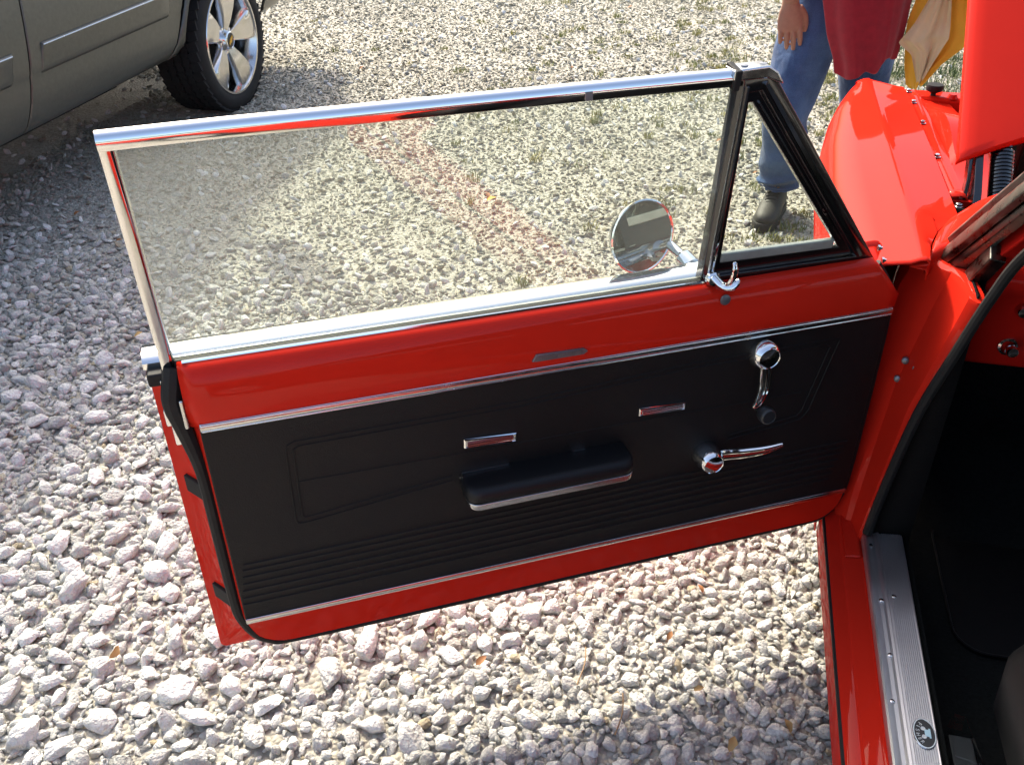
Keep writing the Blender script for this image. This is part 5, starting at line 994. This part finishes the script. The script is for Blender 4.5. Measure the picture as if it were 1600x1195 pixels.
# shoes
def shoe(an, yaw, parent):
    Rz = Matrix.Rotation(yaw, 3, 'Z'); base = Vector((an.x, an.y, 0.030)); t = MB(); rings = []
    for y, hw, top, cx0 in ((0.075, 0.022, 0.070, 0), (0.068, 0.034, 0.085, 0), (0.045, 0.040, 0.105, 0), (0.0, 0.041, 0.112, 0), (-0.05, 0.043, 0.092, 0), (-0.10, 0.047, 0.068, 0.002), (-0.15, 0.049, 0.056, 0.003), (-0.185, 0.044, 0.048, 0.003), (-0.210, 0.032, 0.036, 0.002), (-0.222, 0.014, 0.022, 0)):
        rings.append([base + Rz @ Vector((cx0 + hw * x, y, 0.004 + top * z)) for x, z in ((-1.0, 0.0), (-1.06, 0.22), (-1.0, 0.5), (-0.80, 0.78), (-0.45, 0.95), (0, 1.0), (0.45, 0.95), (0.80, 0.78), (1.0, 0.5), (1.06, 0.22), (1.0, 0.0))])
    t.loft(rings); sh = t.build('shoe', M['shoe'], parent, sub=1, angle=180)
    t = MB(); ol = [(y, hw) for y, hw in ((0.082, 0.018), (0.075, 0.036), (0.04, 0.046), (-0.03, 0.046), (-0.10, 0.052), (-0.16, 0.054), (-0.20, 0.046), (-0.228, 0.026), (-0.234, 0.008))]
    pl = [(hw, y) for y, hw in ol] + [(-hw, y) for y, hw in reversed(ol)]
    t.loft([[base + Rz @ Vector((x * k, y * k2, z)) for x, y in pl] for z, k, k2 in ((-0.030, 0.94, 0.98), (-0.024, 1.0, 1.0), (-0.002, 1.0, 1.0), (0.010, 0.96, 0.98))]); t.build('shoe_sole', M['sole'], sh if False else parent, bevel=0.003)
    for k in range(5):
        y = -0.045 - k * 0.018; z = 0.101 - k * 0.0085; t = MB(); t.tube([base + Rz @ Vector((x, y + 0.003 * s2, z - 0.008 * abs(x / 0.022) ** 2)) for s2, x in ((-1, -0.024), (0, -0.01), (0, 0.01), (1, 0.024))], 0.0032, 6); t.build('shoe_lace', M['sole'], parent)
shoe(ankR, radians(-14), person); shoe(ankL, radians(8), person)
# ------------------------------------------------------------------ cloth held in the other hand
def drape(name, mat, rows, parent, off=0.0, ph=0.0, amp=0.011):
    t = MB(); nr2, nc = len(rows), 24; g_ = []
    for i, (z, xl, xr, y, zl, zr) in enumerate(rows):
        g_.append([Vector((lerp(xl, xr, j / nc), y + off + amp * (0.4 + 0.6 * i / nr2) * sin(j / nc * 10 + ph + 0.25 * i) + 0.004 * sin(j / nc * 23 + ph * 2), lerp(z + zl, z + zr, j / nc) + 0.008 * sin(j / nc * 10 + ph))) for j in range(nc + 1)])
    dd = []
    for a_, b_ in zip(g_[:-1], g_[1:]): dd += [[lerp(x, y, k / 5) for x, y in zip(a_, b_)] for k in range(5)]
    dd.append(g_[-1]); t.loft(dd, closed=False); return t.build(name, mat, parent, solid=0.002, sub=1, angle=180)
cl = drape('yellow_cloth', M['yellow'], [(1.06, 0.70, 0.76, 3.60, 0, 0), (1.00, 0.665, 0.765, 3.66, 0, 0), (0.94, 0.625, 0.80, 3.66, 0, 0), (0.86, 0.612, 0.83, 3.66, 0, 0), (0.80, 0.618, 0.838, 3.66, 0, 0.03), (0.73, 0.635, 0.815, 3.66, -0.02, 0.055), (0.675, 0.655, 0.76, 3.66, -0.035, 0.055), (0.63, 0.680, 0.705, 3.66, -0.012, 0.01)], None)
tag(cl, 'yellow cloth with a cream side hanging from the hand beside the maroon shirt', 'cloth')
drape('cream_side', M['cream'], [(1.06, 0.71, 0.74, 3.59, 0, 0), (1.00, 0.685, 0.722, 3.65, 0, 0), (0.94, 0.66, 0.735, 3.64, 0, 0), (0.86, 0.632, 0.750, 3.64, 0, 0), (0.785, 0.590, 0.752, 3.63, 0.01, 0.04), (0.755, 0.645, 0.745, 3.635, 0, 0.05), (0.70, 0.672, 0.724, 3.64, -0.01, 0.045), (0.660, 0.688, 0.700, 3.645, -0.008, 0.01)], cl, off=-0.012, amp=0.011)
# ------------------------------------------------------------------ weeds, lawn edge, fallen leaves, dry stems
def blades(spots, name, mat, label, cat):
    vs_, fs_ = [], []; r = random.Random(11)
    for (x, y, rad, nb, h) in spots:
        for k in range(nb):
            a = r.uniform(0, 6.28); q = rad * sqrt(r.random()); bx, by = x + q * cos(a), y + q * sin(a); a2 = r.uniform(0, 6.28); hh = h * r.uniform(0.5, 1.2); w_ = r.uniform(0.0014, 0.003)
            ln = hh * r.uniform(0.2, 1.0); dx, dy = cos(a2), sin(a2); o = len(vs_); z0 = 0.006
            vs_ += [(bx - dy * w_, by + dx * w_, z0), (bx + dy * w_, by - dx * w_, z0), (bx + dx * ln * 0.4 + dy * w_ * 0.8, by + dy * ln * 0.4 - dx * w_ * 0.8, z0 + hh * 0.65), (bx + dx * ln * 0.4 - dy * w_ * 0.8, by + dy * ln * 0.4 + dx * w_ * 0.8, z0 + hh * 0.65), (bx + dx * ln, by + dy * ln, z0 + hh)]
            fs_ += [(o, o + 1, o + 2, o + 3), (o + 3, o + 2, o + 4)]
    t = MB(); t.add(vs_, fs_); return tag(t.build(name, mat, flat=True, fix=False), label, cat, kind='stuff')
rg = random.Random(21); sp = []
for (x, y, n_, rad) in ((0.28, 3.60, 4, 0.10), (0.05, 3.9, 4, 0.3), (0.02, 3.05, 3, 0.2), (0.42, 3.4, 3, 0.15), (-0.5, 4.6, 5, 0.5), (-0.1, 5.2, 6, 0.6), (-0.9, 6.4, 7, 0.7), (0.15, 6.2, 8, 0.5), (0.3, 5.2, 14, 0.35), (0.5, 6.0, 14, 0.4), (-0.2, 6.8, 10, 0.6), (-0.6, 7.6, 9, 0.8), (0.4, 7.2, 10, 0.7), (-1.2, 5.4, 4, 0.5), (0.55, 5.4, 6, 0.3), (-0.3, 3.6, 3, 0.4)):
    for k in range(n_ * 3):
        sp.append((x + rg.gauss(0, rad), y + rg.gauss(0, rad), rg.uniform(0.02, 0.06), rg.randint(14, 40), rg.uniform(0.015, 0.038)))
blades(sp, 'weeds', M['grass'], 'small yellow-green weeds sprouting through the gravel', 'weeds')
sp = []
for k in range(900):
    x = rg.uniform(0.75, 4.2); y = rg.uniform(4.6, 9.0)
    if x < 0.8 + 0.10 * (y - 4.6) + rg.gauss(0, 0.08): continue
    sp.append((x, y, 0.10, 46, 0.055))
blades(sp, 'lawn', M['lawn'], 'dark green lawn edge beyond the front of the red car', 'grass')
def leaf_mesh(name, seed, mat, L_=0.05):
    r = random.Random(seed); t = MB(); n = 8; le, ri, mid = [], [], []
    for i in range(n + 1):
        u = i / n; w_ = 0.36 * sin(pi * u ** 0.85) * (1 + 0.15 * r.uniform(-1, 1)); z = 0.12 * sin(pi * u) + 0.10 * u * u
        le.append((u - 0.5, w_, z + 0.16 * w_)); ri.append((u - 0.5, -w_, z + 0.22 * w_)); mid.append((u - 0.5, 0, z))
    rows = [[Vector(a) * L_, Vector(b_) * L_, Vector(c_) * L_] for a, b_, c_ in zip(le, mid, ri)]
    t.loft(rows, closed=False); t.tube([(-0.5 * L_, 0, 0), (-0.75 * L_, 0.02 * L_, 0.05 * L_)], 0.02 * L_, 5)
    o = t.build(name, mat, angle=60); me = o.data; bpy.data.objects.remove(o); return me
LM = {'b': leaf_mesh('leaf_a', 1, M['leaf_brown']), 't': leaf_mesh('leaf_b', 2, M['leaf_tan']), 'y': leaf_mesh('leaf_c', 3, M['leaf_yellow'])}
for me_ in LM.values(): me_.materials
def gpix(x, y, z=0.03):
    v = FW * 1450 + rt * (x - 800) - up * (y - 597.5); k = (z - 1.65) / v.z; return Vector((v.x * k, v.y * k, z))
LV = [('y', 768, 312, 1.1, 'yellow fallen leaf on the gravel seen through the side window', 20), ('b', 762, 306, 0.9, 'brown fallen leaf touching the yellow leaf behind the side window', 100),
      ('t', 217, 523, 0.75, 'small tan leaf on the gravel left of the open door', 40), ('b', 186, 377, 0.8, 'dark brown leaf on shaded gravel near the truck', 10), ('b', 120, 334, 0.7, 'brown leaf beside white stones in the truck shadow', 60),
      ('t', 176, 1018, 0.9, 'tan leaf standing between rocks in the left foreground', 80), ('b', 752, 1032, 0.7, 'orange-brown leaf on the gravel under the middle of the door', 50), ('t', 1143, 1162, 0.8, 'tan leaf in the door shadow on the foreground gravel', 75), ('t', 1230, 1134, 0.7, 'curled tan leaf in the door shadow beside the sill', 120),
      ('b', 1037, 870, 0.5, 'small brown leaf just below the door edge', 0), ('b', 1094, 920, 0.55, 'brown leaf under the front half of the door', 130), ('t', 1092, 1076, 0.55, 'orange leaf on sunlit gravel near the door shadow', 20), ('b', 1046, 993, 0.55, 'rust coloured leaf in the middle of the sunlit gravel', 70),
      ('b', 1124, 220, 0.8, 'rust coloured leaf left of the vent window post', 20), ('b', 565, 107, 0.9, 'orange leaf on open gravel beyond the window rail', 60), ('b', 985, 12, 1.0, 'brown leaf near the top edge of the gravel', 10), ('b', 893, 106, 0.7, 'brown leaf just above the window rail', 90), ('b', 1180, 270, 0.6, 'small brown leaf beside the jeans leg', 30)]
for k, (c_, x, y, s_, lab, rz) in enumerate(LV):
    o = bpy.data.objects.new('fallen_leaf', LM[c_]); COL.objects.link(o); o.location = gpix(x, y, 0.034); o.scale = (s_ * 0.85, s_ * 0.62, s_ * 1.1); o.rotation_euler = (0.25, -0.2, radians(rz)); tag(o, lab, 'leaf', 'fallen leaves on the gravel')
    if 'standing' in lab: o.rotation_euler = (1.3, 0.1, radians(100))
for k, (x, y, lab) in enumerate(((911, 1040, 'long dry stem lying on the gravel in front of the door'), (970, 1115, 'short dry stem near the edge of the door shadow'))):
    p = gpix(x, y, 0.036); t = MB(); t.tube(smooth_path([p + Vector((-0.005, -0.05, 0)), p + Vector((0.003, 0, 0.006)), p + Vector((-0.002, 0.05, 0.002))], 4), 0.0016, 6); tag(t.build('dry_stem', M['stem']), lab, 'stem', 'dry stems')
# clear plastic piece lying on the carpet beside the sill plate
t = MB(); b0 = Vector((0.500, 1.135, 0.222))
t.loft([[b0 + Vector(q) for q in ((0, 0, 0), (0.055, -0.01, 0), (0.06, -0.10, 0), (-0.005, -0.09, 0))], [b0 + Vector(q) for q in ((0.020, 0.025, 0.045), (0.040, 0.018, 0.046), (0.050, -0.08, 0.052), (0.006, -0.07, 0.050))]]); cp = tag(t.build('plastic_case', M['clear'], bevel=0.002), 'clear plastic case lying on the black carpet beside the sill plate', 'plastic case')
t = MB(); t.box(b0 + Vector((0.030, -0.045, 0.014)), (0.040, 0.075, 0.022)); t.build('case_insert', M['plastic_black'], cp, bevel=0.003)
